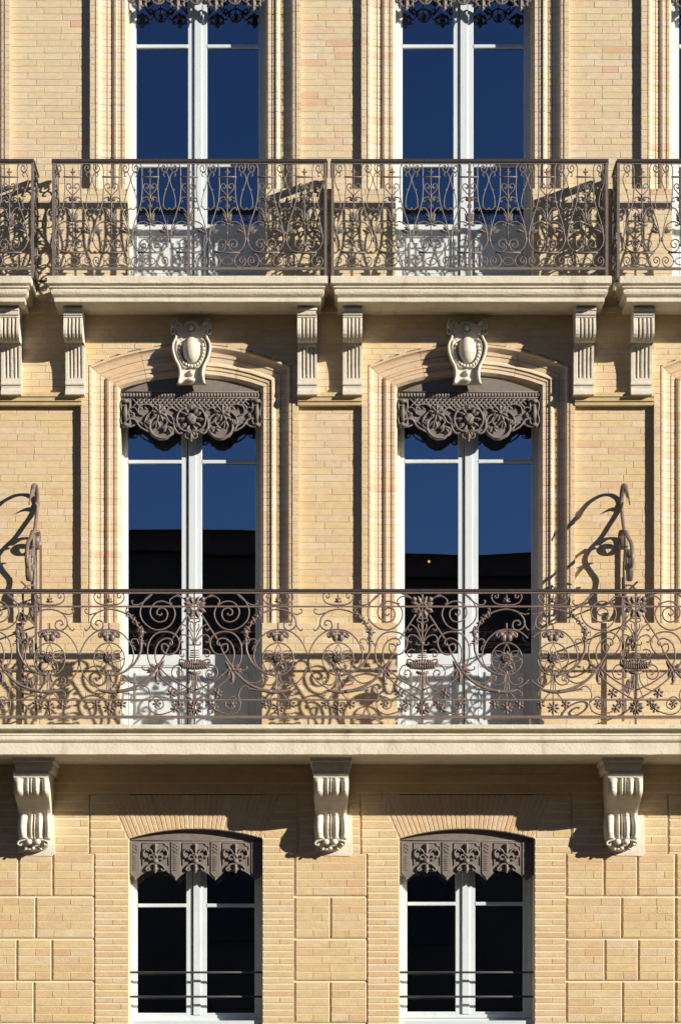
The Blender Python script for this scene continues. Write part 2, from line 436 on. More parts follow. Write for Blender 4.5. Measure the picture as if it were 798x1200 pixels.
for (a,b),(g0,g1),(t0,t1) in (((151.5,308),(112.5,344.5),(106,348.5)),((467.5,626),(431,662),(423,668.5))):
    arch_fill(932.3,a,b,t0+1,t1-1,983,971.5,ml,DF-.004)
    slab_rect(t0+1,a,983,1001,DF-.004,ml); slab_rect(b,t1-1,983,1001,DF-.004,ml)
    slab_rect(g0,a,1001,1260,DF-.004,ml); slab_rect(b,g1,1001,1260,DF-.004,ml)
    slab_rect(g0,g1,1260,1260+280,DF-.004,ml)
# groove floor
for a,b in ((XL,152),(307.5,468),(625.5,XR)): slab_rect(a,b,930,1260,DF-.017,ml)
slab_rect(XL,XR,1261,1541,DF-.02,ml)
o = ml.build('lower_wall','mortar_low',F)
# bricks
BR.sort(key=lambda t:-t[0])
for (ar,poly,d,ch,col) in BR[:300]:
    b=MB(); b.prism(poly,d-.012,d,ch,col,0.0); b.build('brick','brick',F)
b=MB()
for (ar,poly,d,ch,col) in BR[300:]: b.prism(poly,d-.012,d,ch,col,0.0)
tag(b.build('brickwork','brick',F),kind='stuff')

# ---- moulded surrounds, with a joint at every course
def sweep(path, prof, name, pal, joint_step=7.7, back=-.3, arch=False):
    """path: outer line (px); prof: (offset inwards px, depth). Courses separated by recessed joints, one colour each."""
    # normals (towards inside = right-hand side of travel from bottom-left, up, across, down)
    segs=[]; n=len(path)
    nor=[]
    for i in range(n-1):
        dx=path[i+1][0]-path[i][0]; dy=path[i+1][1]-path[i][1]; L=math.hypot(dx,dy); nor.append((-dy/L,dx/L))
    vn=[]
    for i in range(n):
        if i==0: vn.append(nor[0]); continue
        if i==n-1: vn.append(nor[-1]); continue
        a,b=nor[i-1],nor[i]; m=(a[0]+b[0],a[1]+b[1]); k=2/(m[0]**2+m[1]**2); vn.append((m[0]*k,m[1]*k))
    mbk=MB(); col=pick(pal); carry=0
    rings=[]
    for i in range(n-1):
        L=math.hypot(path[i+1][0]-path[i][0],path[i+1][1]-path[i][1]); k=max(1,round(L/joint_step))
        for j in range(k):
            t0=j/k; t1=(j+1)/k; g=.05 if k>0 else 0
            if arch and 0<i<n-2:
                ky=(1+(i-1)//3,0); jo=.002 if (i-1)%3==0 else 0
                for t,dd in ((0,jo),(.03,jo),(.05,0),(1,0)): rings.append((i,t,dd,ky))
                break
            for t,dd in ((t0,.0025),(t0+.06/k,.0025),(t0+.12/k,0),(t1-.07/k,0),(t1,.0025)):
                rings.append((i,t,dd,(i+100,j)))
    cols={}
    prev=None; pdd=0
    wob={}
    for (i,t,dd,key) in rings:
        if key not in cols: cols[key]=pick(pal); wob[key]=random.uniform(-.0016,.0016)
        px=path[i][0]*(1-t)+path[i+1][0]*t; py=path[i][1]*(1-t)+path[i+1][1]*t
        nx=vn[i][0]*(1-t)+vn[i+1][0]*t; ny=vn[i][1]*(1-t)+vn[i+1][1]*t
        def pt(o):
            if arch and i in (0,n-2):
                a,c=path[i],path[i+1]; qx,qy=px+nor[i][0]*o,py+nor[i][1]*o
                vtx,vv=(c,vn[i+1]) if i==0 else (a,vn[i])
                my=vtx[1]+vv[1]*o
                return qx, max(qy,my)
            return px+nx*o, py+ny*o
        ring=[W(*pt(o), d-dd+wob[key]) for o,d in prof]
        o_,d_=prof[-1]; ring.append(W(*pt(o_),back))
        if prev:
            jn = dd>0 and pdd>0; vs=prev+ring; m=len(ring); fs=[(q,q+1,m+q+1,m+q) for q in range(m-1)]
            mbk.add(vs,fs,(.50,.41,.28) if jn else cols[key])
        prev=ring; pdd=dd
    o=mbk.build(name,'brick',F); return o
PROF=[(0,.030),(1.1,.030),(1.2,.052),(3.8,.050),(4.2,.036),(6,.018),(9,.006),(12.8,.000),(13.2,-.012),(14,-.012),(14.2,-.004),(18,-.010),(19.5,-.014),(20.5,-.004),(22.5,.012),(24.6,.014),(24.9,.002),(26,.000),(29,-.001),(29.2,-.012),(30.6,-.012),(31,-.002),(34.5,-.001),(35.2,-.006),(38,-.030)]
PAL_S=soften([((.64,.54,.38),6),((.63,.52,.35),5),((.61,.48,.31),2.5),((.60,.42,.29),.8)],.3)
PAL_SM=soften([((.65,.53,.36),5),((.64,.50,.32),4),((.62,.46,.29),2.5),((.60,.38,.25),.6)],.3)
surr=[]
for (o0,o1,g0,g1) in TOPW:
    for side,(ga,oa) in enumerate(((g0,o0),(g1,o1))):
        if ga>XR or ga<XL: continue
        k=abs(oa-ga)/38.0 if abs(oa-ga)<60 and abs(oa-ga)>25 else 1
        pr=[(o*k,d) for o,d in PROF]
        pth=[(ga,222.8),(ga,YT)] if side==0 else [(ga,YT),(ga,222.8)]
        sweep(pth,pr,'window_surround',PAL_S)
msurr=[]
for (o0,o1,g0,g1) in MIDW:
    xs=[g0+(g1-g0)*i/12 for i in range(13)]
    pth=[(g0,730.8)]+[(x,arch_y(x,g0,g1,430,404)) for x in xs]+[(g1,730.8)]
    k=(o0-g0)/38.0
    msurr.append(sweep(pth,[(o*k,d) for o,d in PROF],'window_surround',PAL_SM,arch=True))
# reveals below the surrounds (dado zone is solid to the opening already)

# ---- string courses (between the consoles and the brick panels)
def moulding(x0,x1,prof,name,m,d0=0.0,endcap=True,parent=F):
    """prof: (py,d) top to bottom, extruded along x, returned at the ends"""
    b=MB(); v=[]
    def ring(x,ins): return [P(x,py,0.0)+Vector((ins*(d-d0),-d,0)) for py,d in prof]
    L=[Vector((W(x0,0).x+ (0), -d0, W(0,py).z)) for py,d in prof]
    A=[Vector((W(x0,0).x,-d,W(0,py).z)) for py,d in prof]; B=[Vector((W(x1,0).x,-d,W(0,py).z)) for py,d in prof]
    R=[Vector((W(x1,0).x,-d0,W(0,py).z)) for py,d in prof]
    n=len(prof); vs=L+A+B+R; fs=[]
    for k in range(3):
        for i in range(n-1): fs.append((k*n+i,k*n+i+1,(k+1)*n+i+1,(k+1)*n+i))
    fs += [(0,n,2*n,3*n),(n-1,4*n-1,3*n-1,2*n-1)]
    b.add(vs,fs); return b.build(name,m,parent)
SC=[(463,.05),(463,.098),(467.5,.098),(468.2,.088),(469,.084),(472.3,.080),(472.8,.066),(476.5,.060),(477,.0)]
for a,b_ in ((XL,97),(349,424),(672.6,764.5)): moulding(a,b_,SC,'string_course','ochre')
moulding(XL,XR,[(893,.05),(893,.085),(896.5,.085),(897.3,.073),(903,.068),(903.6,.06),(907,.056),(907.4,.05)],'bed_moulding','ochre',.04)
moulding(XL,XR,[(362,.05),(362,.07),(368,.07),(369,.05)],'bed_moulding','ochre',.04)

# ------------------------------------------------------------------ balconies
def slab(x0,x1,ytop,prof,d,name,ends=True,jx=None):
    """prof: (inset px, py); three-sided moulded slab"""
    b=MB(); rings=[]
    for ins,py in prof:
        dd=d-ins*S
        f=(D0-d)/D0
        X0=(x0-CX)*S*f+ins*S*1.15; X1=(x1-CX)*S*f-ins*S*1.15; Z=CAMZ+(HY-py)*S*f
        nseg=max(2,int((x1-x0)/14)); 
        front=[Vector((X0+(X1-X0)*i/nseg,-dd+random.uniform(-.0009,.0009),Z+random.uniform(-.0008,.0008))) for i in range(nseg+1)]
        front[0]=Vector((X0,-dd,Z)); front[-1]=Vector((X1,-dd,Z))
        rings.append([Vector((X0,-.04,Z))]+front+[Vector((X1,-.04,Z))])
    m=len(rings[0]); vs=[p for r in rings for p in r]; fs=[]
    for i in range(len(rings)-1):
        for j in range(m-1): fs.append((i*m+j,(i+1)*m+j,(i+1)*m+j+1,i*m+j+1))
    n=len(rings)
    fs.append(tuple(range(m))); fs.append(tuple(reversed(range((n-1)*m,n*m))))
    b.add(vs,fs); return b.build(name,'stone',F)
UPROF=[(.8,323.0),(0,323.8),(0,331.4),(.6,332.0),(4.6,332.4),(4.6,334.0),(2.4,334.4),(2.4,336.0),(4.8,336.5),(5.0,338.2),(3.6,338.6),(3.4,339.8),(3.8,341.5),(4.6,343.4),(6.4,344.9),(9.5,345.3),(9.5,346.7),(6.8,346.9),(6.8,351.6),(7.6,352.2)]
DU=.52; DL=.83
UB=[(-300,37.0),(55.6,384.2),(387.8,716.5),(726.5,1080)]
upslabs=[slab(a,b_,0,UPROF,DU,'balcony_slab') for a,b_ in UB]
LPROF=[(.8,849.0),(0,849.8),(0,853.6),(.8,854.4),(9.5,855.0),(9.5,858.6),(4.6,859.0),(3.8,861.0),(5.4,861.6),(5.2,862.2),(3.6,863.6),(3.2,865.4),(3.8,867.2),(5.0,868.0),(8.5,868.4),(8.5,869.8),(3.0,870.2),(2.6,883.4),(3.2,884)]
lowslab=slab(-260,1100,0,LPROF,DL,'balcony_slab')

def relief_console(x0,x1,prof,prof_w,ribs,name,parent,m='pale',dback=.03,ns=30):
    """prof: list (py,d,ribamp); x0,x1 photo px of the front; prof_w: width factor per row; ribs(s)->0..1 relief"""
    b=MB(); rows=[]; 
    f=lambda d:(D0-d)/D0
    dref=.3
    cxm=(x0+x1)/2; 
    for (py,d,amp,wf) in prof:
        hw=(x1-x0)/2*wf*S*f(dref); X=(cxm-CX)*S*f(dref); Z=CAMZ+(HY-py)*S*f(max(d,.05))
        row=[Vector((X-hw,-dback,Z))]
        for i in range(ns+1):
            s=i/ns; row.append(Vector((X-hw+2*hw*s,-(d-amp*(1-ribs(s))),Z)))
        row.append(Vector((X+hw,-dback,Z))); rows.append(row)
    m_=len(rows[0]); vs=[p for r in rows for p in r]; fs=[]
    for i in range(len(rows)-1):
        for j in range(m_-1): fs.append((i*m_+j,(i+1)*m_+j,(i+1)*m_+j+1,i*m_+j+1))
    fs.append(tuple(range(m_))); fs.append(tuple(reversed(range((len(rows)-1)*m_,len(rows)*m_))))
    b.add(vs,fs); return b
def flutes(s):       # three raised fillets between four grooves
    for c,w in ((.24,.055),(.42,.06),(.64,.055),(.82,.055)):
        q=abs(s-c)
        if q<w: return (q/w)**2
    return 1.0
def ribs4(s):        # broad lobes with a narrow pair between
    if s<.27: return .35+.65*math.sin(PI*min(1,max(0,s/.27)))
    if s<.34: return .0
    if s<.46: return .75*math.sin(PI*(s-.34)/.12)
    if s<.53: return .8*math.sin(PI*(s-.46)/.07)
    if s<.76: return math.sin(PI*(s-.53)/.23)
    if s<.80: return 0
    return .35+.65*math.sin(PI*(s-.80)/.20)
def upper_console(x0,x1,parent):
    pr=[(353.0,.345,0,1),(360.6,.345,0,1),(360.8,.36,0,1.02),(363,.365,0,1.03),(364,.355,0,1),(368,.35,0,1),(369.2,.345,0,1),(369.6,.335,0,1),(371.5,.335,0,1),
        (372.2,.325,.0,1),(373.5,.330,.026,1),(380,.345,.034,1),(386,.350,.036,1),(391,.342,.034,1),(395,.320,.030,1),(398.5,.285,.020,1),(400.6,.255,0,1),(401.8,.24,0,1),
        (401.9,.17,0,1),(404.2,.165,0,1),(405,.160,0,1),(406,.156,.0,1),(407.5,.152,.024,1),(416,.140,.028,1),(428,.130,.028,1),(438,.128,.024,1),(442.5,.128,.018,1),(443.5,.128,0,1),(448,.128,0,1),
        (448.3,.137,0,1.02),(450.6,.137,0,1.02),(451.2,.125,0,1),(455.5,.115,0,1),(456.2,.125,0,1),(458,.142,0,1.02),(461.6,.145,0,1.03),(462.4,.142,0,1.02)]
    b=relief_console(x0,x1,pr,None,flutes,'console',parent,ns=36)
    return b.build('console','pale',parent)
for (x0,x1,k) in ((-0.5,23,0),(75.3,97.3,1),(348.6,371.5,1),(402,424.5,2),(673.8,697.5,2),(741.5,766,3),(-60,-38,0)): upper_console(x0,x1,upslabs[k])
def lower_console(xc,parent):
    hw=20.6
    ab=MB()
    def tier(h0,h1,y0,y1,d): 
        ab.pbox(xc-h0,xc+h0,y0,y1,.04,d,.004)
    # abacus with two sloping tiers
    b=MB(); rings=[]
    for (h,py,d) in ((24.6,884.5,.60),(24.6,886,.60),(24.4,892,.60),(22.6,893.2,.585),(22.2,898,.58),(21.2,901.5,.57),(20.6,903.6,.565)):
        f=(D0-d)/D0; X=(xc-CX)*S*f; H=h*S*f; Z=CAMZ+(HY-py)*S*f
        rings.append([(X-H,-.04,Z),(X-H,-d,Z),(X+H,-d,Z),(X+H,-.04,Z)])
    vs=[p for r in rings for p in r]; fs=[]
    for i in range(len(rings)-1):
        for j in range(3): fs.append((i*4+j,(i+1)*4+j,(i+1)*4+j+1,i*4+j+1))
    fs += [(0,1,2,3),tuple(reversed(range(len(rings)*4-4,len(rings)*4)))]
    b.add(vs,fs)
    pr=[(903.8,.555,0,1),(905.2,.56,0,1.0),(908.3,.56,0,1.0),(909,.545,0,.985),(911,.545,.0,.985),(912,.545,.02,.985),(917,.555,.045,.99),(922,.556,.05,.99),(927,.546,.045,.98),(930,.525,.035,.97),(933,.49,.022,.96),
        (937,.43,.012,.95),(941,.37,.010,.935),(945,.315,.010,.92),(949,.265,.012,.91),(953,.228,.02,.91),(956,.222,.035,.92),(959,.236,.045,.93),(964,.256,.05,.96),(970,.264,.052,.97),(975,.260,.05,.96),(979,.248,.04,.93),(982,.235,.02,.90),(983.5,.215,.0,.88),
        (984,.195,.0,.85),(988,.185,0,.80),(992,.165,0,.68),(995,.14,0,.5),(997.5,.10,0,.3),(998,.06,0,.25)]
    body=relief_console(xc-hw,xc+hw,pr,None,ribs4,'c',parent,ns=44)
    o=len(b.v); b.v+=body.v; b.f+=[tuple(i+o for i in f) for f in body.f]; b.c+=body.c; b.sm+=body.sm
    c=b.build('console','pale',parent)
    v=MB()
    for sx in (-1,1):
        v.ball(P(xc+sx*5.0-1,986.5,.215),.030,.028,.025,10,6)
        pts=[(sx*7,984),(sx*12,984.5),(sx*17,986.5),(sx*17.5,989.5),(sx*14.5,990.5),(sx*13,988.5)]
        v.bar(catmull([P(xc+a-1,q,.20) for a,q in pts],4),.018,.035)
        v.ball(P(xc+sx*4.5-1,995.0,.15),.030,.02,.012,8,5)
        v.leaf(P(xc+sx*6-1,992.5,.175),PI/2+sx*-.9*-1+PI,.045,.025,.012)
    v.ball(P(xc-1,994.2,.155),.022,.02,.015,8,5)
    v.build('volute','pale',c)
    pl=MB(); pl.prism([(xc-17,958),(xc+24,955),(xc+24.6,975),(xc+25,1000),(xc+22,1004),(xc-8,1003.5),(xc-14,1000),(xc-19,999.5)],.03,.057,.002,None,0.0); pl.build('mortar_patch','pale',c)
for xc in (40.2,388,729.3): lower_console(xc,lowslab)

# ---- cartouches over the middle windows
def cartouche(cx, parent):
    Z=lambda x,y:(cx+(x-400)/9.975, 365+y/9.975)
    half=[(0,118),(-60,128),(-98,168),(-120,150),(-150,112),(-205,95),(-228,130),(-238,190),(-236,235),(-205,245),(-178,225),(-176,280),(-190,335),(-222,390),(-224,465),(-206,540),(-165,640),(-150,720),(-152,800),(-170,850)]
    poly=[Z(400+x,y) for x,y in half]+[Z(400-x,y) for x,y in reversed(half[1:])]
    b=MB(); b.prism(poly,.02,.092,.010,None,.06); c=b.build('cartouche','pale',parent)
    def bars(lst,w,h,d,k=5,tp=None,name='rim'):
        r=MB()
        for pts in lst:
            for sx in (-1,1): r.bar(catmull([P(*Z(400+sx*x,y),d) for x,y in pts],k),w,h,taper=tp)
        return r.build(name,'pale',c)
    bars([[(-150,125),(-195,105),(-222,160),(-190,215),(-178,300),(-212,380),(-214,465),(-186,560),(-142,650),(-128,740),(-148,845)]],.026,.07,.100,6,lambda t:.8+.35*t)
    bars([[(-135,150),(-180,135),(-195,180),(-165,220),(-150,270)]],.022,.06,.11)
    bars([[(-178,250),(-205,262),(-228,240),(-222,212),(-200,214),(-198,232)],[(-112,320),(-160,350),(-168,450),(-140,560),(-95,640),(-55,660)]],.016,.04,.098)
    v=MB(); v.ball(P(*Z(402,455),.105),.074,.080,.112,20,12); v.build('cabochon','pale',c)
    me=None
    for sx in (-1,1):
        for k in range(9):
            a=-20+k*13.5; a=math.radians(a)
            q=P(*Z(402+sx*math.cos(a)*140,455+math.sin(a)*184),.112)
            if me is None: v=MB(); v.ball((0,0,0),.0135,.016,.0150,8,6); ob=v.build('bead','pale',c); me=ob.data
            else: ob=link('bead',me,c)
            ob.location=q
    v=MB(); v.ball(P(*Z(395,197),.095),.026,.03,.026,14,6); v.bar([P(*Z(395,197),.10)+Vector((math.cos(t)*.040,0,math.sin(t)*.040)) for t in [2*PI*i/18 for i in range(18)]],.010,.016,closed=True); v.build('boss','pale',c)
    v=MB(); v.ball(P(*Z(397,722),.095),.027,.034,.027,14,6); v.ball(P(*Z(392,800),.095),.040,.030,.018,14,6); v.build('boss','pale',c)
for i,cx in enumerate((224.6,547.2)): cartouche(cx, msurr[i])

# ------------------------------------------------------------------ windows
def frame_rect(b,x0,x1,y0,y1,t,d0,d1,ch=.003,tb=None,sl=None,sr=None):
    tb=t if tb is None else tb; sl=t if sl is None else sl; sr=t if sr is None else sr
    b.pbox(x0,x0+sl,y0,y1,d0,d1,ch); b.pbox(x1-sr,x1,y0,y1,d0,d1,ch)
    b.pbox(x0+sl,x1-sr,y0,y0+t,d0,d1-.0015,ch); b.pbox(x0+sl,x1-sr,y1-tb,y1,d0,d1-.0015,ch)
def window(op, gl, gr, ytop, ybars, ygb, ybot, cas, lab, dg=-.245, door=True, yfr=None):
    """op: opening px; gl, gr: glass x ranges; ybars: transoms (y centre); ygb: lower glass edge; ybot: bottom"""
    x0,x1=op; f=MB()
    dc=dg+.035; dsf=dg+.026
    # fixed casing
    f.pbox(x0-2,gl[0]-cas,ytop,ybot,dg-.06,dc,.003); f.pbox(gr[1]+cas,x1+3,ytop,ybot,dg-.06,dc,.003)
    if not door: f.pbox(gl[0]-cas,gr[1]+cas,ybot-4.5,ybot,dg-.06,dc-.001,.003)
    f.pbox(gl[0]-cas,gr[1]+cas,ytop,ytop+6,dg-.06,dc-.001,.003)
    W_=f.build('window','white',F); tag(W_,lab)
    yb=ybot-(4.5 if not door else 0)
    mid0,mid1=gl[1],gr[0]; m=(mid0+mid1)/2
    for (g0,g1,e0,e1) in ((gl[0],gl[1],gl[0]-cas,gl[1]+7),(gr[0],gr[1],gr[0]-7,gr[1]+cas)):
        s=MB()
        s.pbox(e0,g0,ytop+4,yb,dg-.03,dsf,.003); s.pbox(g1,e1,ytop+4,yb,dg-.03,dsf,.003)
        s.pbox(g0,g1,ygb,yb if not door else ygb+13,dg-.03,dsf-.001,.003)
        if door:
            s.pbox(g0,g1,ybot-9,ybot,dg-.03,dsf-.001,.003)
        s.build('sash','white',W_)
        for yt in ybars:
            t=MB(); t.pbox(g0,g1,yt-2.1,yt+2.1,dg-.02,dsf+.004,.004); t.build('transom','white',W_)
        ys=[ytop+6]+[y for yy in ybars for y in (yy-2.1,yy+2.1)]+[ygb]
        for i in range(0,len(ys),2):
            p=MB(); p.pbox(g0-.5,g1+.5,ys[i]-.5,ys[i+1]+.5,dg-.006,dg); p.build('pane','glass',W_)
        if door:
            p=MB(); a=ygb+13; c=ybot-9
            p.pbox(g0,g1,a,c,dg-.03,dg+.006)
            frame_rect(p,g0+.4,g1-.4,a+.3,c-.3,1.6,dg,dsf-.004,.003)
            p.pbox(g0+8,g1-8,a+8,c-8,dg,dsf-.004,.008); p.build('door_panel','white',W_)
    s=MB(); s.pbox(m-3.8,m+5.0,ytop+4,yb,dg-.01,dg+.044,.004); s.build('mullion','white',W_)
    # room behind, its dimness painted in by near-black walls
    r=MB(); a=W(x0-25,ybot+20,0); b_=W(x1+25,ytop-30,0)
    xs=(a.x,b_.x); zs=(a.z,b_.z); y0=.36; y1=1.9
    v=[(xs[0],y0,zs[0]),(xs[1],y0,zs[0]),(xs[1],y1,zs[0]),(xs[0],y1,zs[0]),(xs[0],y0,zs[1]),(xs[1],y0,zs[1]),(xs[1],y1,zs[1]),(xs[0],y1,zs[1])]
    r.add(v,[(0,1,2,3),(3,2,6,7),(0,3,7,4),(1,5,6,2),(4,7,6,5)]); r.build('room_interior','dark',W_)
    for i in range(2):     # curtain folds hang inside
        pass
    return W_
TOPY=YT
wins=[]
window((150.5,311),(160,220.5),(243,303.5),TOPY,(54,193.5),263,330,5,'upper floor french window with white lower panels, left')
window((463.5,623),(471.5,531),(554.5,613.5),TOPY,(54,193.5),263,330,5,'upper floor french window with white lower panels, right')
window((786.5,948),(795,855),(878,938),TOPY,(54,193.5),263,330,5,'upper floor french window cut by the right edge')
window((141.5,307),(150.5,213),(237,299.5),436,(541,),767,860,5,'middle floor french window under the carved keystone, left')
w5=window((465.5,633),(474,536.5),(560,622.5),436,(540.5,),766,860,5,'middle floor french window under the carved keystone, right')
window((809,975),(818,880),(904,966),436,(541,),767,860,5,'middle floor french window beyond the right edge')
window((151.5,308),(161.5,218.5),(242.5,298.5),968,(1061,),1187,1194,6,'lower floor window with two guard bars, left',door=False)
window((467.5,626),(477,533.5),(556.5,612.5),968,(1059,),1185.5,1193,6,'lower floor window with two guard bars, right',door=False)
for (a,b_) in LOWW:
    s=MB(); s.pbox(a-1,b_+1,1196,1215,-.28,.0,.004); s.build('window_sill','white',F)
    s=MB(); s.pbox(a-1,b_+1,1193.5,1196.2,-.28,-.2,0); s.build('window_sill','white',F)
    s=MB(); s.pbox(a-1,b_+1,1215,1262,-.28,DF-.01); s.build('lower_wall','mortar_low',F)
lamp=MB(); c=P(502.5,658,-1.2); lamp.ball(c,.013,.013,.013,10,7); e=empty('pendant_lamp',c)
lo=lamp.build('bulb','bulb',e,c); cd=MB(); cd.hexa((c.x-.003,c.y-.003,c.z+.02),(c.x+.003,c.y+.003,P(0,440).z)); cd.build('cord','steel',e,c)
tag(e,'small lit yellow bulb hanging inside the dark room behind the right middle window','lamp')

# ------------------------------------------------------------------ guard bars on the lower windows
for (a,b_,n) in ((151.5,308,'left'),(467.5,626,'right')):
    for y,w_ in ((1139.5,'upper'),(1168,'lower')):
        s=MB(); p0=P(a-1,y,-.08); p1=P(b_+1,y,-.08); s.bar([p0,(p0+p1)/2,p1],.020,.020,sides=8)
        o=s.build('guard_bar','steel'); o['label']=f'{w_} of the two dark horizontal safety bars across the {n} lower window'; o['category']='safety bar'; o['group']='guard bars across the lower windows'
        o.location=(0,0,0)

# ------------------------------------------------------------------ railings
def xf(cx, cy, k, d, sx=1):
    """local motif coordinates (zoom px, x from centre, y down) -> metres relative to the motif's foot"""
    f=(D0-d)/D0*S
    return lambda x,y: Vector((sx*x/k*f, 0, (cy-y)/k*f))
class Motif:
    def __init__(s, T): s.T=T; s.items=[]       # (name, MB)
    def new(s,name): b=MB(); s.items.append((name,b)); return b
def make_motif(items, mat_, name, parent, loc):
    root_b=items[0][1]; root=root_b.build(name, mat_, parent); root.location=loc
    for n,b in items[1:]:
        if b.v:
            o=b.build(n, mat_, root)
            if n in ('rivet',): o['kind']='stuff'
    return root
def copy_tree(o,parent,loc):
    c=o.copy(); COL.objects.link(c); c.parent=parent; c.location=loc
    for ch in o.children:
        k=ch.copy(); COL.objects.link(k); k.parent=c
    return c
IW=.0105; IH=.017
# ---- upper balcony motif (zoom scale 5.7, foot at y=797)
def upper_motif():
    T=xf(0,797,5.7,.48); it=[]
    def cur(name,pts,w=IW,h=IH,mir=True,k=5,tp=None):
        for sx in ((1,-1) if mir else (1,)):
            b=MB(); b.bar(catmull([T(sx*x,y) for x,y in pts],k),w,h,taper=tp); it.append((name,b))
    b=MB()   # stem and crossbars: the panel itself
    b.bar([T(0,130),T(0,400),T(0,640)],.010,.012); it.append(('p',b))
    for (xa,y,w_) in ((62,185,.013),(84,690,.013)):
        c=MB(); c.bar([T(-xa,y),T(0,y),T(xa,y)],w_,.020); it.append(('crossbar',c))
    cur('lyre_scroll',[(8,640),(14,612),(40,602),(64,622),(56,652),(34,655),(28,636),(42,628)])
    cur('lyre_scroll',[(10,640),(22,672),(50,686),(90,672),(116,630),(120,580),(106,500),(80,420),(60,350),(52,260),(54,190),(54,130),(64,100),(86,86),(110,96),(119,122),(108,148),(88,150),(78,130),(88,108),(102,118),(98,134)])
    cur('drop_scroll',[(100,182),(90,176),(90,162),(106,154),(120,176),(126,206),(114,250),(98,295),(89,345),(91,382),(106,400),(121,402),(127,390)],.009,.014)
    cur('heart_scroll',[(0,312),(18,292),(40,266),(42,240),(24,230),(10,246),(18,264),(28,254)],.009,.014)
    cur('volute',[(0,352),(14,328),(38,322),(55,336),(50,352),(40,344)],.010,.014)
    cur('volute',[(4,480),(12,440),(26,408),(46,392),(64,396),(60,410)],.012,.016)
    cur('arch_scroll',[(6,506),(26,488),(56,484),(88,502),(108,540),(119,580)],.011,.016)
    cur('base_scroll',[(80,692),(58,714),(47,742),(56,774),(80,788),(108,778),(121,750),(112,724),(92,722),(80,742),(92,760),(106,750),(98,738)],.010,.016)
    b=MB(); b.bar(catmull([T(36*math.cos(a),748+24*math.sin(a)) for a in [2*PI*i/14 for i in range(14)]],2,True),.009,.014,closed=True); it.append(('ring',b))
    b=MB()
    for sx in (-1,1):
        b.ball(T(sx*46,748),.010); b.ball(T(sx*22,506),.010,.010,.008); b.bar(catmull([T(sx*8,500),T(sx*22,512),T(sx*36,508),T(sx*34,498)],3),.009,.014)
        b.ball(T(sx*101,271),.009); b.ball(T(sx*88,382),.008)
        for (lx,ly,la,ll,lw,lt) in ((118,560,160,.085,.034,.012),(116,628,72,.055,.022,.008),(112,548,135,.06,.02,.008)):
            q=MB(); q.leaf(T(sx*lx,ly),math.radians(la if sx>0 else 180-la),ll,lw,lt); it.append(('leaf',q))
    b.ball(T(0,500),.014,.016,.010); b.ball(T(0,560),.008,.010,.012); b.ball(T(0,640),.014,.014,.014)
    it.append(('rivet',b))
    b=MB()   # tulip and leaf cluster on the stem
    for a,L in ((90,.10),(62,.085),(118,.085),(38,.05),(142,.05)): b.leaf(T(0,485),math.radians(a),L,.026,.012)
    for a,L in ((90,.07),(50,.055),(130,.055),(20,.04),(160,.04)): b.leaf(T(0,345),math.radians(a),L,.022,.012)
    for a in (0,60,120,180,240,300): b.leaf(T(0,380),math.radians(a+30),.026,.014,.008)
    b.bar([T(-20,252),T(0,258),T(20,252)],.008,.012); b.leaf(T(0,262),PI/2,.055,.012,.006)
    it.append(('leaf_cluster',b))
    b=MB(); b.leaf(T(0,165),PI/2,.058,.016,.008); b.leaf(T(0,160),math.radians(35),.030,.014,.007); b.leaf(T(0,160),math.radians(145),.030,.014,.007); b.ball(T(0,166),.009); b.bar([T(0,185),T(0,170),T(0,160)],.008,.008)
    it.append(('finial',b))
    return it
UM=upper_motif(); um_proto=None
def rail_bar(name,X0,X1,Z0,Z1,y0,y1,m,parent,loc,ch=.003):
    b=MB(); b.hexa((X0,y0,Z0),(X1,y1,Z1)); 
    o=b.build(name,m,parent,loc); return o
def hx(px,d): return (px-CX)*S*(D0-d)/D0
def hz(py,d): return CAMZ+(HY-py)*S*(D0-d)/D0
DR=.48
def upper_railing(x0,x1,units,label,endL=True,endR=True,midposts=()):
    global um_proto
    X0,X1=hx(x0,DR),hx(x1,DR); base=hz(323,DR); L=Vector(((X0+X1)/2,-DR,base))
    e=empty('balcony_railing',L); tag(e,label,'railing','upper floor wrought iron balcony railings')
    zt=hz(188,DR)
    def bx(name,a,b_,m): q=MB(); q.hexa(a,b_); return q.build(name,m,e,L)
    bx('handrail',(X0-.012,-DR-.022,zt-.016),(X1+.012,-DR+.022,zt+.007),'iron_top')
    bx('top_bar',(X0,-DR-.009,zt-.030),(X1,-DR+.009,zt-.018),'iron_up')
    zb=hz(314.8,DR)
    bx('bottom_bar',(X0,-DR-.012,zb-.011),(X1,-DR+.012,zb+.009),'iron_up')
    px=[X0,X1]+[hx(m,DR) for m in midposts]
    for i,x in enumerate(px): bx('post',(x-.011,-DR-.011,base-.02),(x+.011,-DR+.011,zt-.016),'iron_up')
    foot=hz(314.8,DR)
    for u in units:
        loc=Vector((hx(u,DR),-DR,foot))-L
        if um_proto is None:
            um_proto=make_motif(UM,'iron_up','scroll_panel',e,loc)
        else: copy_tree(um_proto,e,loc)
    # returns to the wall
    for flag,X in ((endL,X0),(endR,X1)):
        if not flag: continue
        yb=-DF+.0
        bx('side_handrail',(X-.018,-DR+.024,zt-.015),(X+.018,yb,zt+.006),'iron_top')
        bx('side_bar',(X-.009,-DR+.013,zb-.010),(X+.009,yb,zb+.008),'iron_up')
        bx('side_bar',(X-.008,-DR+.013,zt-.030),(X+.008,yb,zt-.019),'iron_up')
        bx('side_post',(X-.010,-.075,base-.02),(X+.010,-.055,zt-.016),'iron_up')
        c=copy_tree(um_proto,e,Vector((X,-(DR+.05)/2,foot))-L); c.rotation_euler=(0,0,PI/2); c.scale=(1.2,1,1); c.name='side_scroll_panel'
    return e
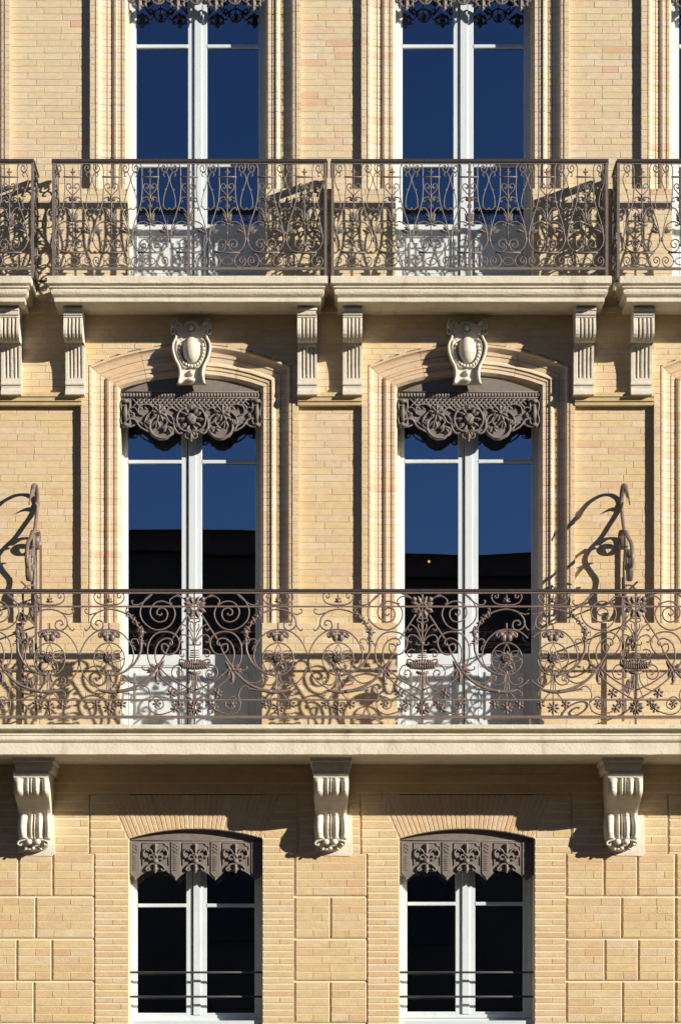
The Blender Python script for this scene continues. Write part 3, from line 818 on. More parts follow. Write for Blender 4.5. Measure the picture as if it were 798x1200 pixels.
upper_railing(63.2,381.6,[85.8,131.0,176.1,221.3,266.5,311.7,356.9],'fretted iron railing of the upper balcony in front of the left upper window',midposts=(221.3,))
upper_railing(389.8,710.6,[414.4,459.6,504.7,549.8,595.0,640.3,685.7],'fretted iron railing of the upper balcony in front of the right upper window',midposts=(549.8,))
upper_railing(-284,38.6,[11.6,-33.6],'short length of scrolled iron railing cut by the left edge, beside the narrow gap',endL=False)
upper_railing(724.0,1050,[751.6,797,842],'scrolled iron railing cut by the right edge, beside the narrow gap',endR=False)

# ---- lower balcony motifs (zoom scale 6.65; y origin 680)
DRL=.80
KZ=6.65
def Tl(x,y,sx=1):
    f=(D0-DRL)/D0*S
    return Vector((sx*x/KZ*f,0,(1062-y)/KZ*f))
def clip_runs(pts,lim):
    if lim is None: return [pts]
    runs=[];cur=[]
    for p in pts:
        if p.x<=lim: cur.append(p)
        else:
            if len(cur)>2: runs.append(cur)
            cur=[]
    if len(cur)>2: runs.append(cur)
    return runs
def sprig(b,c,r,n,rot=0):
    b.flower(c,r,n,.012,True,rot,.9)
def motif_A():
    it=[]; c97=97
    def cur(name,pts,w=.0135,h=.020,k=5,tp=None,mir=True):
        w=max(w,.0110)*1.06
        for sx in ((1,-1) if mir else (1,)):
            b=MB(); b.bar(catmull([Tl(x-c97,y,sx) for x,y in pts],k),w,h,taper=tp); it.append((name,b))
    b=MB(); b.bar([Tl(0,95),Tl(0,500),Tl(0,1062)],.013,.016); b.bar([Tl(0,90),Tl(0,130),Tl(0,165)],.018,.018); it.append(('p',b))
    b=MB(); b.flower(Tl(0,210),.098,8,.016,False,PI/8,1.05,hole=.034); it.append(('star_rosette',b))
    b=MB(); b.flower(Tl(4,992),.066,10,.014,False,0,1.2,hole=.022); it.append(('flower_rosette',b))
    cur('diagonal_bar',[(150,268),(210,362),(272,458)])
    cur('big_scroll',[(165,152),(240,108),(330,88),(415,100),(485,155),(520,235),(506,310),(445,368),(370,388),(290,352),(250,272),(272,202),(340,165),(405,178),(443,235),(430,292),(380,325),(328,312),(308,268),(322,228),(362,216),(390,240),(386,266),(362,272),(352,256)],.0125)
    cur('scroll_tail',[(415,95),(470,148),(530,188),(572,190),(588,165),(574,156)],.011)
    cur('scroll_tail',[(200,132),(245,124),(285,148),(290,176),(272,182)],.010)
    cur('descending_scroll',[(292,508),(270,492),(284,460),(330,455),(380,490),(404,560),(392,645),(330,722),(225,800),(103,856)])
    cur('descending_scroll',[(300,520),(318,500),(350,500),(350,545),(305,580),(248,562),(216,495),(240,432),(310,402),(390,412),(445,468),(464,550),(450,640),(395,725),(300,812),(200,880),(110,930)])
    cur('stalk',[(285,480),(318,560),(372,655),(430,735),(510,805),(610,850),(700,868)],.022,.026,tp=lambda t:.45+.9*t)
    cur('stalk',[(430,720),(480,775),(550,802),(605,785),(640,745),(668,752),(662,780),(640,778)],.012)
    cur('volute',[(155,545),(185,538),(214,560),(206,592),(182,592),(182,572)],.011)
    cur('volute',[(200,655),(250,668),(276,718),(252,765),(205,766),(184,732),(202,700),(232,710),(230,735),(214,732)],.0115)
    cur('spray_scroll',[(515,858),(522,842),(490,824),(455,848),(438,900),(454,950),(440,1012),(380,1045),(300,1030),(215,985)],.0105)
    cur('spray_scroll',[(448,950),(400,908),(350,932),(340,980),(375,1004),(408,985)],.0095)
    cur('stem',[(112,728),(116,800),(134,860),(160,920)],.008,.010)
    cur('stem',[(126,728),(136,790),(175,840),(250,868)],.008,.010)
    cur('stem',[(88+22,728),(108,840),(106,930)],.008,.010)
    cur('palmette_ray',[(100,480),(122,420),(150,370),(190,345),(212,368),(196,392),(180,378)],.010)
    cur('palmette_ray',[(102,485),(140,440),(185,425),(212,450),(200,482),(180,478)],.010)
    cur('palmette_ray',[(97,470),(100,380),(108,330),(132,322),(138,304),(118,296),(97,302)],.010)
    cur('palmette_ray',[(100,500),(124,505),(145,495),(140,482)],.009)
    cur('palmette_ray',[(110,400),(128,370),(128,340)],.008)
    b=MB()
    b.ball(Tl(0,492),.020,.016,.020)
    for y,w in ((548,34),(566,32),(584,34),(600,40)): b.bar([Tl(-w,y),Tl(0,y),Tl(w,y)],.010,.022)
    for i in range(-6,7):     # band of leaves, flowers over it
        b.leaf(Tl(i*14,706-abs(i)*5),math.radians(90-i*8),.062,.040,.020)
    for i in range(-5,6):
        b.leaf(Tl(i*15,656-abs(i)*1),math.radians(-90+i*6),.052,.036,.026,.012); b.ball(Tl(i*17,648),.014,.022,.014,6,4)
    for i in range(-3,4): b.leaf(Tl(i*16,640),math.radians(90-i*20),.034,.022,.014)
    b.bar(catmull([Tl(x,y) for x,y in ((-92,668),(-50,676),(0,680),(50,676),(92,668))],3),.016,.05)
    b.bar([Tl(-50,716),Tl(0,724),Tl(50,716)],.024,.028)
    b.bar([Tl(-36,722),Tl(0,728),Tl(36,722)],.020,.026)
    for sx in (-1,1):
        b.bar(catmull([Tl(60,640,sx),Tl(92,618,sx),Tl(118,622,sx),Tl(112,640,sx)],4),.014,.018)
    it.append(('leaf_basket',b))
    for sx in (-1,1):
        b=MB()
        for a,L,x,y in ((-60,.12,330,620),(-20,.10,385,690),(0,.085,400,700),(-95,.10,395,720),(-75,.07,380,700),(30,.07,395,685),(-40,.09,350,640),(-115,.07,375,700)):
            aa=math.radians(a if sx>0 else 180-a); b.leaf(Tl(x-c97,y,sx),aa,L,.034,.014)
        b.bar(catmull([Tl(x-c97,y,sx) for x,y in ((420,690),(470,702),(502,690),(500,670))],4),.014,.016)
        b.bar(catmull([Tl(x-c97,y,sx) for x,y in ((400,720),(402,770),(385,806),(368,802))],4),.014,.016)
        it.append(('acanthus_leaf',b)); b=MB(); b.ball(Tl(160-c97,148,sx),.022,.020,.022); it.append(('collar',b))
        b=MB(); sprig(b,Tl(275-c97,880,sx),.046,6,.3); it.append(('flower',b))
        b=MB(); sprig(b,Tl(390-c97,962,sx),.040,6,.1); it.append(('flower',b))
        b=MB(); sprig(b,Tl(215-c97,955,sx),.044,6,.6); it.append(('flower',b)); b=MB(); sprig(b,Tl(248-c97,996,sx),.044,6,.2); it.append(('flower',b))
    return it
def motif_B(lim=None):
    """A side at negative x, panel edge at positive x; zoom centre 175"""
    it=[]; c=172
    lm=None if lim is None else lim
    def cur(name,pts,w=.0135,h=.020,k=5,tp=None,closed=False):
        w=max(w,.0110)*1.06
        b=MB(); q=catmull([Tl(x-c,y) for x,y in pts],k,closed)
        if closed and lm is None: b.bar(q,w,h,closed=True)
        else:
            for r in clip_runs(q,lm): b.bar(r,w,h,taper=tp)
        it.append((name,b))
    b=MB(); b.bar([Tl(0,345),Tl(0,480)],.010,.012); b.bar([Tl(0,740),Tl(0,1058)],.011,.014); b.bar([Tl(0,334),Tl(0,360),Tl(0,388)],.016,.016); it.append(('p',b))
    cur('inner_ring',[(c+120*math.cos(a),614+127*math.sin(a)) for a in [2*PI*i/14 for i in range(14)]],.0115,k=3,closed=True)
    cur('outer_ring',[(170,745),(90,728),(10,672),(-18,590),(8,490),(80,410),(165,384),(270,400),(350,470),(398,570),(402,640),(375,730),(320,800),(255,842)],.012)
    cur('crescent',[(-78,480),(-70,560),(-20,655),(60,718),(150,748)],.020,.022,tp=lambda t:1.3-.8*t)
    cur('crown_scroll',[(30,268),(85,242),(170,226),(250,245),(298,288),(312,338),(292,376),(250,390),(218,364),(226,324),(262,314),(278,340),(256,352)])
    cur('crown_tail',[(262,250),(318,266),(356,250),(354,226),(340,228)],.010)
    cur('crown_tail',[(306,320),(322,366),(350,392),(364,376)],.010)
    for sx in (-1,1):
        cur('base_scroll',[(c+sx*12,744),(c+sx*24,790),(c+sx*60,816),(c+sx*108,806),(c+sx*122,776),(c+sx*102,758),(c+sx*88,778),(c+sx*104,788)],.0105)
        cur('cresting_scroll',[(c,192),(c+sx*55,190),(c+sx*100,170),(c+sx*118,128),(c+sx*96,96),(c+sx*68,108),(c+sx*70,136),(c+sx*90,134),(c+sx*88,118)],.0105)
        cur('stem',[(c+sx*6,745),(c+sx*14,800),(c+sx*24,868),(c+sx*60,915),(c+sx*90,955)],.008,.011)
    cur('foot_bar',[(-60,846),(40,858),(110,868),(172,870),(232,860),(258,850)],.024,.024,tp=lambda t:.7+.6*math.sin(PI*t))
    cur('foot_curl',[(235,852),(270,862),(292,882),(288,900),(268,894)],.011)
    b=MB(); 
    b.ball(Tl(0,606),.040,.014,.040,12,5)
    b.flower(Tl(0,606),.060,10,.008,False,.2,1.2)
    for rr in (.030,.017): b.bar([Tl(0,606)+Vector((math.cos(t)*rr,-.016,math.sin(t)*rr)) for t in [2*PI*i/12 for i in range(12)]],.007,.010,closed=True)
    b.ball(Tl(0,606)+Vector((0,-.018,0)),.010)
    it.append(('rose',b))
    b=MB()
    for a in (90,32,148,-2,182,-55,235):   # pointed open leaves
        a=math.radians(a); r0=.05; r1=.120; wd=.024
        o=Tl(0,610); u=Vector((math.cos(a),0,math.sin(a))); v=Vector((-math.sin(a),0,math.cos(a)))
        for s_ in (-1,1): b.bar(catmull([o+u*r0*.6, o+u*(r0+.015)+v*wd*s_, o+u*r1],4),.0085,.010)
    b.leaf(Tl(15,655),math.radians(-55),.055,.03,.010); b.leaf(Tl(0,700),math.radians(-90),.05,.03,.01)
    for sx in (-1,1): b.bar(catmull([Tl(sx*4,740),Tl(sx*22,712),Tl(sx*44,706),Tl(sx*46,724)],4),.012,.014); b.leaf(Tl(sx*5,745),math.radians(90-sx*25),.04,.018,.01)
    it.append(('star_leaves',b))
    b=MB()
    for sx in (-1,1):
        b.ball(Tl(sx*22,446),.026,.022,.036); b.ball(Tl(sx*40,424),.024,.018,.026); b.leaf(Tl(sx*48,412),math.radians(-90+sx*28),.05,.03,.016)
        b.bar(catmull([Tl(sx*8,402),Tl(sx*50,402),Tl(sx*78,418),Tl(sx*76,440),Tl(sx*64,438)],4),.020,.020)
    b.leaf(Tl(0,470),PI/2,.06,.022,.016)
    it.append(('leaf_crest',b))
    b=MB(); b.leaf(Tl(0,165),PI/2,.07,.014,.008)
    for sx in (-1,1): b.leaf(Tl(0,160),math.radians(90-sx*45),.035,.018,.01); b.leaf(Tl(0,168),math.radians(90-sx*85),.035,.018,.01)
    b.ball(Tl(0,160),.018,.016,.018); b.ball(Tl(0,205),.012); it.append(('fleuron',b))
    b=MB(); b.flower(Tl(0,995),.056,8,.012,True,.1,.9); it.append(('flower',b))
    for sx in (-1,1):
        b=MB(); sprig(b,Tl(sx*98,966),.044,6,.4*sx); it.append(('flower',b))
    b=MB()          # garland of leaves on the A side
    pts=[(-76,470),(-74,440),(-80,405),(-64,372),(-40,335),(-18,308),(6,282),(30,262)]
    for i,(x,y) in enumerate(pts):
        q=Tl(x-c,y)
        for a in (30,110,200,290): b.leaf(q,math.radians(a+i*37),.030 if i not in (2,) else .044,.018,.012)
        b.ball(q,.013 if i!=2 else .024,.014,.013 if i!=2 else .024)
    b.bar(catmull([Tl(x-c,y) for x,y in pts],3),.010,.012)
    for pp in ([(-60,500),(-44,462),(-10,460),(0,480),(-14,490)],[(-78,505),(-98,490),(-112,500),(-108,512)],[(-30,545),(-22,520),(-6,505)],[(28,262),(42,240),(36,218),(26,222)]):
        b.bar(catmull([Tl(x-c,y) for x,y in pp],4),.011,.013)
    it.append(('garland',b))
    return it
def mirrored(it):
    out=[]
    for n,b in it:
        q=MB(); q.v=[(-v[0],v[1],v[2]) for v in b.v]; q.f=[tuple(reversed(f)) for f in b.f]; q.c=b.c; q.sm=b.sm; out.append((n,q))
    return out
baseL=hz(849,DRL); LR=Vector((hx(399,DRL),-DRL,baseL))
lr=empty('balcony_railing',LR); tag(lr,'long brown wrought iron railing with big spirals and star rosettes along the middle balcony','railing')
def lbx(name,x0,x1,z0,z1,y0,y1,m): q=MB(); q.hexa((x0,y0,z0),(x1,y1,z1)); return q.build(name,m,lr,LR)
XA,XB=hx(-240,DRL),hx(1060,DRL)
z=hz(691.3,DRL); lbx('handrail',XA,XB,z-.016,z+.004,-DRL-.024,-DRL+.024,'iron_top')
lbx('top_bar',XA,XB,z-.030,z-.0185,-DRL-.016,-DRL+.016,'iron')
z=hz(710.8,DRL); lbx('rail_bar',XA,XB,z-.006,z+.006,-DRL-.010,-DRL+.010,'iron')
z=hz(820.2,DRL); lbx('rail_bar',XA,XB,z-.006,z+.006,-DRL-.010,-DRL+.010,'iron')
z=hz(840.3,DRL); lbx('bottom_bar',XA,XB,z-.011,z+.011,-DRL-.014,-DRL+.014,'iron')
for px in (-41,228.3,361.2,494.7,620.8,744.3):
    x=hx(px,DRL)
    q=MB(); q.hexa((x-.009,-DRL-.008,baseL-.01),(x+.009,-DRL+.008,hz(840.3,DRL)-.011)); q.build('foot','iron',lr,LR)
footL=hz(839.7,DRL)
MA=motif_A(); protoA=None
for px in (228.3,494.7,744.3,-41):
    loc=Vector((hx(px,DRL),-DRL,footL))-LR
    if protoA is None: protoA=make_motif(MA,'iron','spiral_panel',lr,loc)
    else: copy_tree(protoA,lr,loc)
MBm=motif_B(); pB=None
fB=(D0-DRL)/D0*S
for px in (326.3,58.9):          # A at left of it, edge at right
    loc=Vector((hx(px-.3,DRL),-DRL,footL))-LR
    if pB is None: pB=make_motif(MBm,'iron','ring_panel',lr,loc)
    else: copy_tree(pB,lr,loc)
mm=mirrored(MBm); pC=None
for px in (128.3,396.2):
    loc=Vector((hx(px,DRL),-DRL,footL))-LR
    if pC is None: pC=make_motif(mm,'iron','ring_panel',lr,loc)
    else: copy_tree(pC,lr,loc)
clipm=motif_B(26.5*fB)
make_motif(clipm,'iron','ring_panel',lr,Vector((hx(593.3,DRL),-DRL,footL))-LR)
make_motif(mirrored(clipm),'iron','ring_panel',lr,Vector((hx(647.8,DRL),-DRL,footL))-LR)
# upper short links where ring panels meet (dark tie)
for px in (93.3,361.2):
    q=MB(); q.hexa((hx(px,DRL)-.009,-DRL-.012,hz(780,DRL)),(hx(px,DRL)+.009,-DRL+.012,hz(767,DRL))); q.build('collar','iron_top',lr,LR)

# ------------------------------------------------------------------ scrolled divider grilles standing out from the wall
def divider(px0, lean, label, flip=1):
    base=W(px0,848,0); e=empty('divider_grille',base); tag(e,label,'iron grille','iron divider grilles of the middle balcony')
    def Q(d,y): return Vector((base.x+lean*d, -d, CAMZ+(HY-y)*S))
    N=(1,0,0)
    def st(name,pts,w,h,k=5,tp=None):
        b=MB(); q=catmull([Q(d,y) for d,y in pts],k); b.bar(q,w,h,nrm=N,taper=tp,sides=8); return b.build(name,'iron',e,base)
    st('hook',[(.012,592),(.02,584),(.05,577),(.08,573.5),(.127,571.5),(.19,574),(.229,579.6),(.25,584)],.024,.042)
    st('spear_leaf',[(.235,580),(.267,585),(.32,589),(.36,593),(.42,602)],.060,.03,tp=lambda t:.35+1.0*math.sin(PI*min(1,t*1.1+.05))*(1-t)+.05)
    st('spike',[(.02,595),(.07,592),(.125,593)],.045,.02,tp=lambda t:1.05-t)
    st('s_scroll',[(.015,590),(.03,600),(.072,610),(.119,620.7),(.175,628),(.208,635),(.212,643),(.185,655),(.15,668),(.155,678),(.175,688),(.16,700)],.034,.034,tp=lambda t:1-.15*math.sin(PI*t))
    st('volute',[(.15,627),(.103,624.4),(.049,627),(.019,633.5),(.022,640),(.057,644.5),(.103,641.5),(.120,635),(.095,631.5),(.070,634),(.078,637)],.020,.075)
    st('branch',[(.205,628),(.26,631),(.314,636),(.37,641),(.45,646),(.52,655),(.54,668),(.50,676),(.46,670),(.48,662)],.020,.035)
    st('branch',[(.205,645),(.25,650),(.29,658),(.30,668),(.27,674),(.25,668)],.018,.035)
    st('collar',[(.16,630),(.235,630)],.018,.05); st('collar',[(.18,646),(.25,646)],.014,.05)
    st('volute',[(.17,690),(.12,700),(.06,702),(.03,712),(.06,722),(.10,718),(.09,711)],.016,.04)
    st('volute',[(.36,662),(.42,655),(.47,665),(.46,684),(.40,690),(.37,678),(.41,670)],.014,.05)
    b=MB(); b.hexa((base.x-.010,-.14,base.z),(base.x+.010,-.16,W(0,680).z)); b.build('post','iron',e,base)
    b=MB(); b.hexa((base.x+.02,-.03,base.z),(base.x+.04,-.05,W(0,640).z)); b.build('post','iron',e,base)
    b=MB(); b.hexa((base.x-.008+lean*.7,-.72,base.z),(base.x+.008+lean*.7,-.74,W(0,712).z)); b.build('post','iron',e,base)
    for y in (700,735,838):
        st('crossbar',[(.03,y),(.4,y),(.78,y)],.014,.02)
    st('arc',[(.16,690),(.35,694),(.55,700),(.78,712)],.016,.024)
    for (dc,yc,r) in ((.32,765,.115),(.58,765,.115),(.32,812,.09),(.58,812,.09)):
        pts=[(dc+r*(1-t*.8)*math.cos(t*9), yc-r*140*.8*(1-t*.8)*math.sin(t*9)) for t in [i/12 for i in range(13)]]
        st('spiral',pts,.013,.02,3)
divider(727.5,.075,'curled iron divider grille against the wall right of the right middle window',1)
divider(44.5,-.075,'curled iron divider grille against the brick panel near the left edge',-1)

# ------------------------------------------------------------------ lambrequins
DLm=.0
def Lp(x,y,d=0.0): return P(x,y,d)
def edge_strip(b,xs,ytop,ybotf,d0,d1):
    """plate with a shaped lower edge and real thickness"""
    n=len(xs); vs=[]; fs=[]
    for x in xs:
        t=ytop(x) if callable(ytop) else ytop
        for (y,d) in ((t,d1),(ybotf(x),d1),(ybotf(x),d0),(t,d0)):
            q=P(x,y,0.0); vs.append((q.x,-d,q.z))
    for i in range(n-1):
        for k in range(4):
            a=i*4+k; b2=i*4+(k+1)%4; fs.append((a,b2,b2+4,a+4))
    fs += [(3,2,1,0),(4*n-4,4*n-3,4*n-2,4*n-1)]
    b.add(vs,fs)
def mid_lambrequin(cx,label):
    x0,x1=cx-83.5,cx+83.5; d=-.035; base=P(cx,480,d); e=empty('lambrequin',base); tag(e,label,'lambrequin','carved cast iron lambrequins of the middle windows')
    def B(name,b): return b.build(name,'lamb',e,base)
    b=MB(); xs=[x0+(x1-x0)*i/24 for i in range(25)]
    edge_strip(b,xs,lambda x: arch_y(x,x0-1,x1+1,460,440),lambda x:460,d-.03,d-.012); edge_strip(b,[x0,cx,x1],458.5,lambda x:467.5,d-.03,d-.006); B('head_board',b)
    b=MB(); p0=P(x0,459.5,d); p1=P(x1,459.5,d)
    b.bar([p0,(p0+p1)/2,p1],.012,.02); p0=P(x0,466,d);p1=P(x1,466,d); b.bar([p0,(p0+p1)/2,p1],.010,.02)
    fr=B('frieze_bar',b)
    me=None; n=46
    for i in range(n):
        q=P(x0+1.5+(x1-x0-3)*i/(n-1),462.8,d+.006)-base
        if me is None: v=MB(); v.ball((0,0,0),.0135,.009,.019,6,5); o=v.build('bead','lamb',fr); me=o.data
        else: o=link('bead',me,fr)
        o.location=q
    # lattice of crossing bars
    b=MB(); h=13
    k=5.4
    xi=x0+14
    while xi < x1-14:
        for s_ in (-1,1):
            a=P(xi,467,d); c_=P(xi+s_*h,467+h,d)
            if x0+10<xi+s_*h<x1-10: b.bar([a,c_],.0185,.006+.0004*s_,sides=4)
        xi+=k
    B('lattice',b)
    # scalloped body
    def bot(x):
        u=abs(x-cx)/83.5
        tb=[(0,511),(.06,512),(.12,509),(.18,506),(.22,507),(.28,512),(.36,516.5),(.44,517),(.52,514),(.60,507),(.66,500),(.72,497),(.78,498.5),(.84,498),(.86,497),(1,497)]
        for i in range(len(tb)-1):
            if tb[i][0]<=u<=tb[i+1][0]:
                t=(u-tb[i][0])/(tb[i+1][0]-tb[i][0]); t=t*t*(3-2*t); return tb[i][1]*(1-t)+tb[i+1][1]*t-2
        return 497
    def topb(x):
        u=abs(x-cx)/83.5
        if u<.16: return 474
        if u<.5: return 479
        if u<.86: return 478
        return 466
    b=MB(); xs=[x0+(x1-x0)*i/100 for i in range(101)]
    edge_strip(b,xs,topb,bot,d-.012,d); B('scalloped_board',b)
    b=MB()     # rolled rim along the lower edge
    b.bar([P(x,bot(x),d+.004) for x in xs[14:87]],.016,.024); B('rim',b)
    dd=d+.012
    for sx in (-1,1):
        def Z(x,y,e_=0): return P(cx+sx*x,y,dd+e_)
        for nm,pts,w in (('scroll',[(32,500),(28,494),(36,488),(46,492),(48,504),(40,512),(28,512),(20,502),(22,490),(30,484)],.020),
                      ('scroll',[(48,504),(54,498),(52,488),(44,480),(50,474),(60,476),(62,484),(56,487)],.014),
                      ('scroll',[(50,506),(60,500),(66,492),(74,491),(78,496),(72,500),(66,498)],.018),
                      ('scroll',[(62,484),(66,478),(72,479),(70,484)],.010),
                      ('scroll',[(4,502),(14,508),(20,500),(18,488),(10,480)],.018),
                      ('scroll',[(18,498),(26,494),(30,484),(24,478),(16,482)],.016)):
            b=MB(); b.bar(catmull([Z(x,y) for x,y in pts],5),w,.026,taper=lambda t:.7+.5*math.sin(PI*t)); B(nm,b)
        b=MB(); 
        for a in range(0,360,40): b.leaf(Z(37,484),math.radians(a+12),.078,.044,.024,.010)
        for a in (200,235,300,330): b.leaf(Z(28,500,.004),math.radians(a if sx<0 else 180-a),.06,.034,.02,.004)
        for a in (150,120,95): b.leaf(Z(48,498,.004),math.radians(a if sx<0 else 180-a),.055,.03,.018,.004)
        for a in (60,20,-20): b.leaf(Z(66,488,.0),math.radians(a if sx>0 else 180-a),.045,.026,.014)
        b.ball(Z(37,483,.02),.018,.015,.018); 
        for a in (-100,-70,-130): b.leaf(Z(40,492),math.radians(a),.075,.028,.02)
        B('flower',b)
        b=MB()     # end bracket ornament
        b.ball(Z(77,470,.01),.026,.020,.018); b.ball(Z(77,497.5,.01),.026,.020,.016)
        q0=Z(77,474,.012); q1=Z(77,494,.012); b.bar([q0,(q0+q1)/2,q1],.034,.034,taper=lambda t:.7+.5*math.sin(PI*t),sides=8)
        for s2 in (-1,1): b.bar(catmull([Z(77+s2*2,468),Z(77+s2*5.4,474),Z(77+s2*3.6,484),Z(77+s2*5.4,493),Z(77+s2*2,501)],4),.016,.026)
        B('end_bracket',b)
        b=MB(); q=P(cx+sx*77,484,0.0); b.hexa((q.x-.048,-(d-.012),P(0,500,0).z),(q.x+.048,-(d+.004),P(0,466,0).z)); B('end_plate',b)
    b=MB(); C_=P(cx,492,dd)
    for i in range(-4,5): b.leaf(P(cx,480,dd+.004),math.radians(90-i*24),.050,.020,.018,.008)
    b.ball(P(cx,478,dd+.008),.018,.02,.018); B('palmette',b)
    b=MB()
    b.ball(P(cx,491,dd),.046,.040,.050,12,8)
    for sx in (-1,1):
        for a,L,x,y in ((25,.07,4,487),(-5,.075,5,491),(-35,.07,4,495),(55,.06,3,485),(-62,.06,2,498)):
            b.leaf(P(cx+sx*x,y,dd+.006),math.radians(a if sx>0 else 180-a),L,.034,.024,.010)
        b.bar(catmull([P(cx+sx*x,y,dd+.012) for x,y in ((2,506),(12,503),(17,492),(13,481),(5,478)) ],4),.018,.028)
    b.bar(catmull([P(cx+x,y,dd+.036) for x,y in ((-4,488),(0,494),(4,488))],4),.010,.012)
    B('mask_boss',b)
    b=MB(); 
    for a in (-90,-60,-120,-30,-150): b.leaf(P(cx,503,dd+.008),math.radians(a),.090 if a==-90 else .06,.034,.020)
    for sx in (-1,1): b.bar(catmull([P(cx+sx*x,y,dd) for x,y in ((1,508),(6,508),(7,512),(3,514),(2,511))],4),.012,.02)
    b.leaf(P(cx,509,dd),math.radians(-90),.055,.034,.02); b.ball(P(cx,516.5,dd),.010); B('pendant',b)
mid_lambrequin(224.3,'grey lambrequin with lattice and carved scrolls over the left middle window')
mid_lambrequin(549.0,'grey lambrequin with lattice and carved scrolls over the right middle window')

def low_lambrequin(x0,x1,ys,label):
    d=-.02; cx=(x0+x1)/2; base=P(cx,1000+ys,d); e=empty('lambrequin',base); tag(e,label,'lambrequin','fleur-de-lis lambrequins of the lower windows')
    def B(name,b): return b.build(name,'lamb',e,base)
    k=(x1-x0)/157.0
    X=lambda u:x0+u*k
    tb=[(0,1025),(2,1026),(8,1031.5),(14,1026),(15,1025),(24,1019.5),(30,1021),(34,1021.5),(38,1021),(44,1019.5),(50,1026),(55.5,1031.5),(61,1026),(63,1024.5),(72,1019.5)]
    tb+= [(78.5,1021.5)]
    def bot(x):
        u=(x-x0)/k; u=min(u,157-u)
        for i in range(len(tb)-1):
            if tb[i][0]<=u<=tb[i+1][0]:
                t=(u-tb[i][0])/max(1e-6,(tb[i+1][0]-tb[i][0])); return tb[i][1]*(1-t)+tb[i+1][1]*t+ys
        return 1021+ys
    b=MB(); us=sorted(set([a for a,_ in tb]+[157-a for a,_ in tb]+list(range(0,158,4)))); xs=[X(u) for u in us]
    edge_strip(b,xs,lambda x: arch_y(x,x0-.6,x1+.6,983.5+ys,972.3+ys),bot,d-.025,d); B('board',b)
    b=MB(); p0=P(X(1),985+ys,d);p1=P(X(156),985+ys,d); b.bar([p0,(p0+p1)/2,p1],.010,.012)
    for c0 in (31.8,78.5,125.2):        # raised panel outlines
        pts=[(c0-15,1014),(c0-15,988),(c0+10,988),(c0+12,991),(c0+15.5,992),(c0+15.5,1014)]
        b.bar([P(X(u),y+ys,d+.003) for u,y in pts],.009,.012)
    B('moulding',b)
    for c0 in (8,55.3,101.7,149):
        b=MB()
        x_a,x_b=X(c0-5.6),X(c0+5.6)
        b.prism([(x_a,986.5+ys),(x_b,986.5+ys),(x_b,1023.5+ys),(X(c0),1029.5+ys),(x_a,1023.5+ys)],d-.01,d+.009,.003,None,0.0)
        b.ball(P(X(c0),1030+ys,d),.010)
        p=B('pendant',b)
        for i in range(9):
            r=MB(); y=1003+i*2.1+ys; q0=P(X(c0-2.8),y,d+.011); q1=P(X(c0+2.8),y,d+.011); r.bar([q0,(q0+q1)/2,q1],.006,.006,sides=4)
            if i==0: rr=r
            else:
                o=len(rr.v); rr.v+=r.v; rr.f+=[tuple(a+o for a in f) for f in r.f]; rr.c+=r.c; rr.sm+=r.sm
        for s2 in (-1,1): 
            r=rr; r.bar(catmull([P(X(c0+s2*2.6),989+ys,d+.011),P(X(c0-s2*2.6),992+ys,d+.011),P(X(c0+s2*2.6),996+ys,d+.011),P(X(c0-s2*2.6),1000+ys,d+.011)],3),.005,.008)
        rr.build('fluting','lamb',p,base)
    dd=d+.014
    for c0 in (31.8,78.5,125.2):
        b=MB(); Q=lambda u,y,e_=0:P(X(c0+u),y+ys,dd+e_)
        b.leaf(Q(0,1002),PI/2,.095,.034,.022); b.leaf(Q(0,994),PI/2,.045,.05,.018); b.ball(Q(0,1002),.022,.02,.018)
        for sx in (-1,1):
            b.bar(catmull([Q(sx*1,1008),Q(sx*4,998),Q(sx*10,994.5),Q(sx*14,999),Q(sx*12.5,1005),Q(sx*9,1003)],4),.017,.022)
            b.bar(catmull([Q(sx*1,1004),Q(sx*6,1002),Q(sx*8,1006),Q(sx*5,1008)],4),.014,.022)
            b.bar(catmull([Q(sx*1,1012),Q(sx*6,1013),Q(sx*11,1018),Q(sx*9,1020.5),Q(sx*6,1018)],4),.017,.022)
            b.ball(Q(sx*12,1004),.012,.014,.012); b.leaf(Q(sx*7,998),math.radians(90-sx*60),.05,.022,.014)
            b.bar(catmull([Q(sx*1,1010),Q(sx*5,1006),Q(sx*9,1008)],4),.010,.016)
        b.ball(Q(0,1009),.026,.024,.024); b.ball(Q(0,1015),.016,.016,.022); b.leaf(Q(0,1013),-PI/2,.078,.034,.022)
        B('fleur_de_lis',b)
low_lambrequin(150.6,308.2,0,'grey lambrequin with three fleurs-de-lis over the left lower window')
low_lambrequin(468,625.4,0,'grey lambrequin with three fleurs-de-lis over the right lower window')

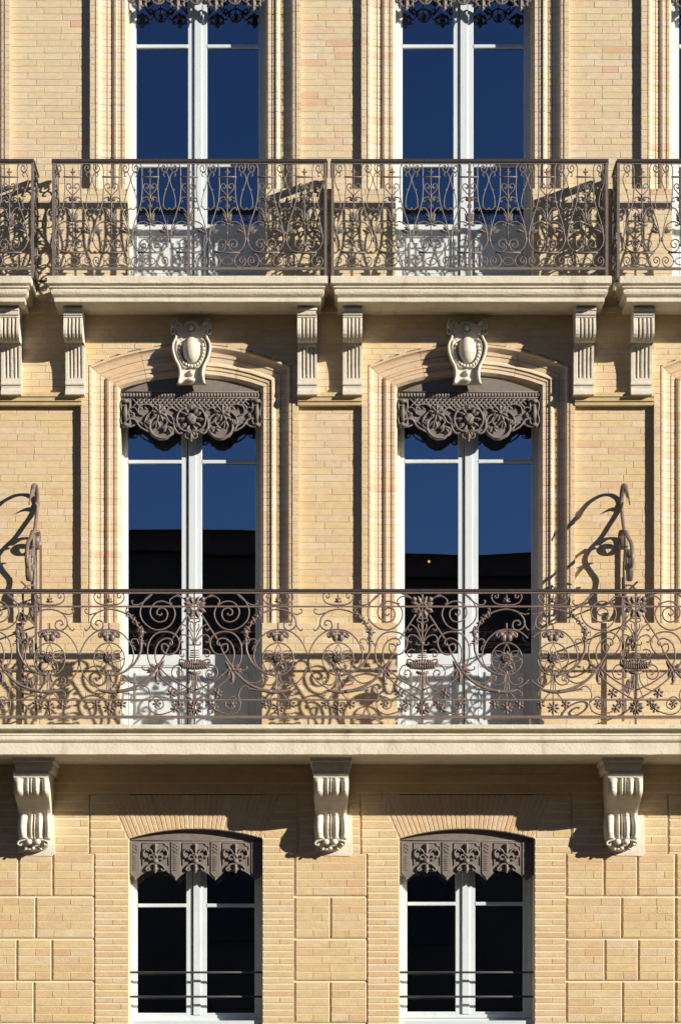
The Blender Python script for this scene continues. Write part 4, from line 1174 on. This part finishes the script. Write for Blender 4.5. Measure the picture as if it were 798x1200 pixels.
def top_lambrequin(x0,x1,label):
    d=-.035; cx=(x0+x1)/2; base=P(cx,0,d); e=empty('lambrequin',base); tag(e,label,'lambrequin','openwork lambrequins of the upper windows')
    def B(name,b): return b.build(name,'lamb',e,base)
    b=MB(); q0=P(x0,-18,d); q1=P(x1,YT,d); b.hexa((q0.x,-(d-.015),q0.z),(q1.x,-d,q1.z)); B('board',b)
    n=4; step=44.6; tips=[x0+12.5+step*i for i in range(n)]
    for t in tips:
        b=MB(); Q=lambda u,y,e_=0:P(t+u,y,d+.01+e_)
        b.leaf(Q(0,-4),-PI/2,.12,.05,.022); b.ball(Q(0,-2),.03,.024,.03); b.leaf(Q(0,6),-PI/2,.05,.04,.018)
        for sx in (-1,1):
            b.bar(catmull([Q(0,8),Q(sx*6,6),Q(sx*8,1),Q(sx*4,-3),Q(sx*2,1)],4),.017,.022)
            b.bar(catmull([Q(0,-18),Q(sx*5,-10),Q(sx*10,-4),Q(sx*13,-8),Q(sx*10,-11)],4),.016,.022)
            b.bar(catmull([Q(sx*2,-2),Q(sx*9,2),Q(sx*13,-1),Q(sx*14,-8)],4),.013,.02)
            b.leaf(Q(sx*5,3),math.radians(-90+sx*35),.045,.03,.016)
        b.bar([Q(-11,-18),Q(0,-18),Q(11,-18)],.05,.02)
        B('pendant',b)
    for t in [a+step/2 for a in tips[:-1]]:
        b=MB(); Q=lambda u,y:P(t+u,y,d+.008)
        b.bar(catmull([Q(7.4*math.cos(a),-3+8*math.sin(a)) for a in [2*PI*i/12 for i in range(12)]],2,True),.014,.022,closed=True)
        b.bar([Q(0,-18),Q(0,-6),Q(0,5)],.014,.02); b.leaf(Q(0,4),PI/2,.09,.04,.02)
        for sx in (-1,1):
            b.bar(catmull([Q(sx*6,-9),Q(sx*12,-5),Q(sx*14,-14),Q(sx*8,-18)],4),.014,.02)
            b.bar(catmull([Q(0,4),Q(sx*4,0),Q(sx*5,-6)],3),.009,.014)
        B('ring_ornament',b)
top_lambrequin(151,310.5,'openwork lambrequin cut by the top edge over the left upper window')
top_lambrequin(463.5,623,'openwork lambrequin cut by the top edge over the right upper window')
top_lambrequin(787,947,'openwork lambrequin corner over the upper window at the right edge')
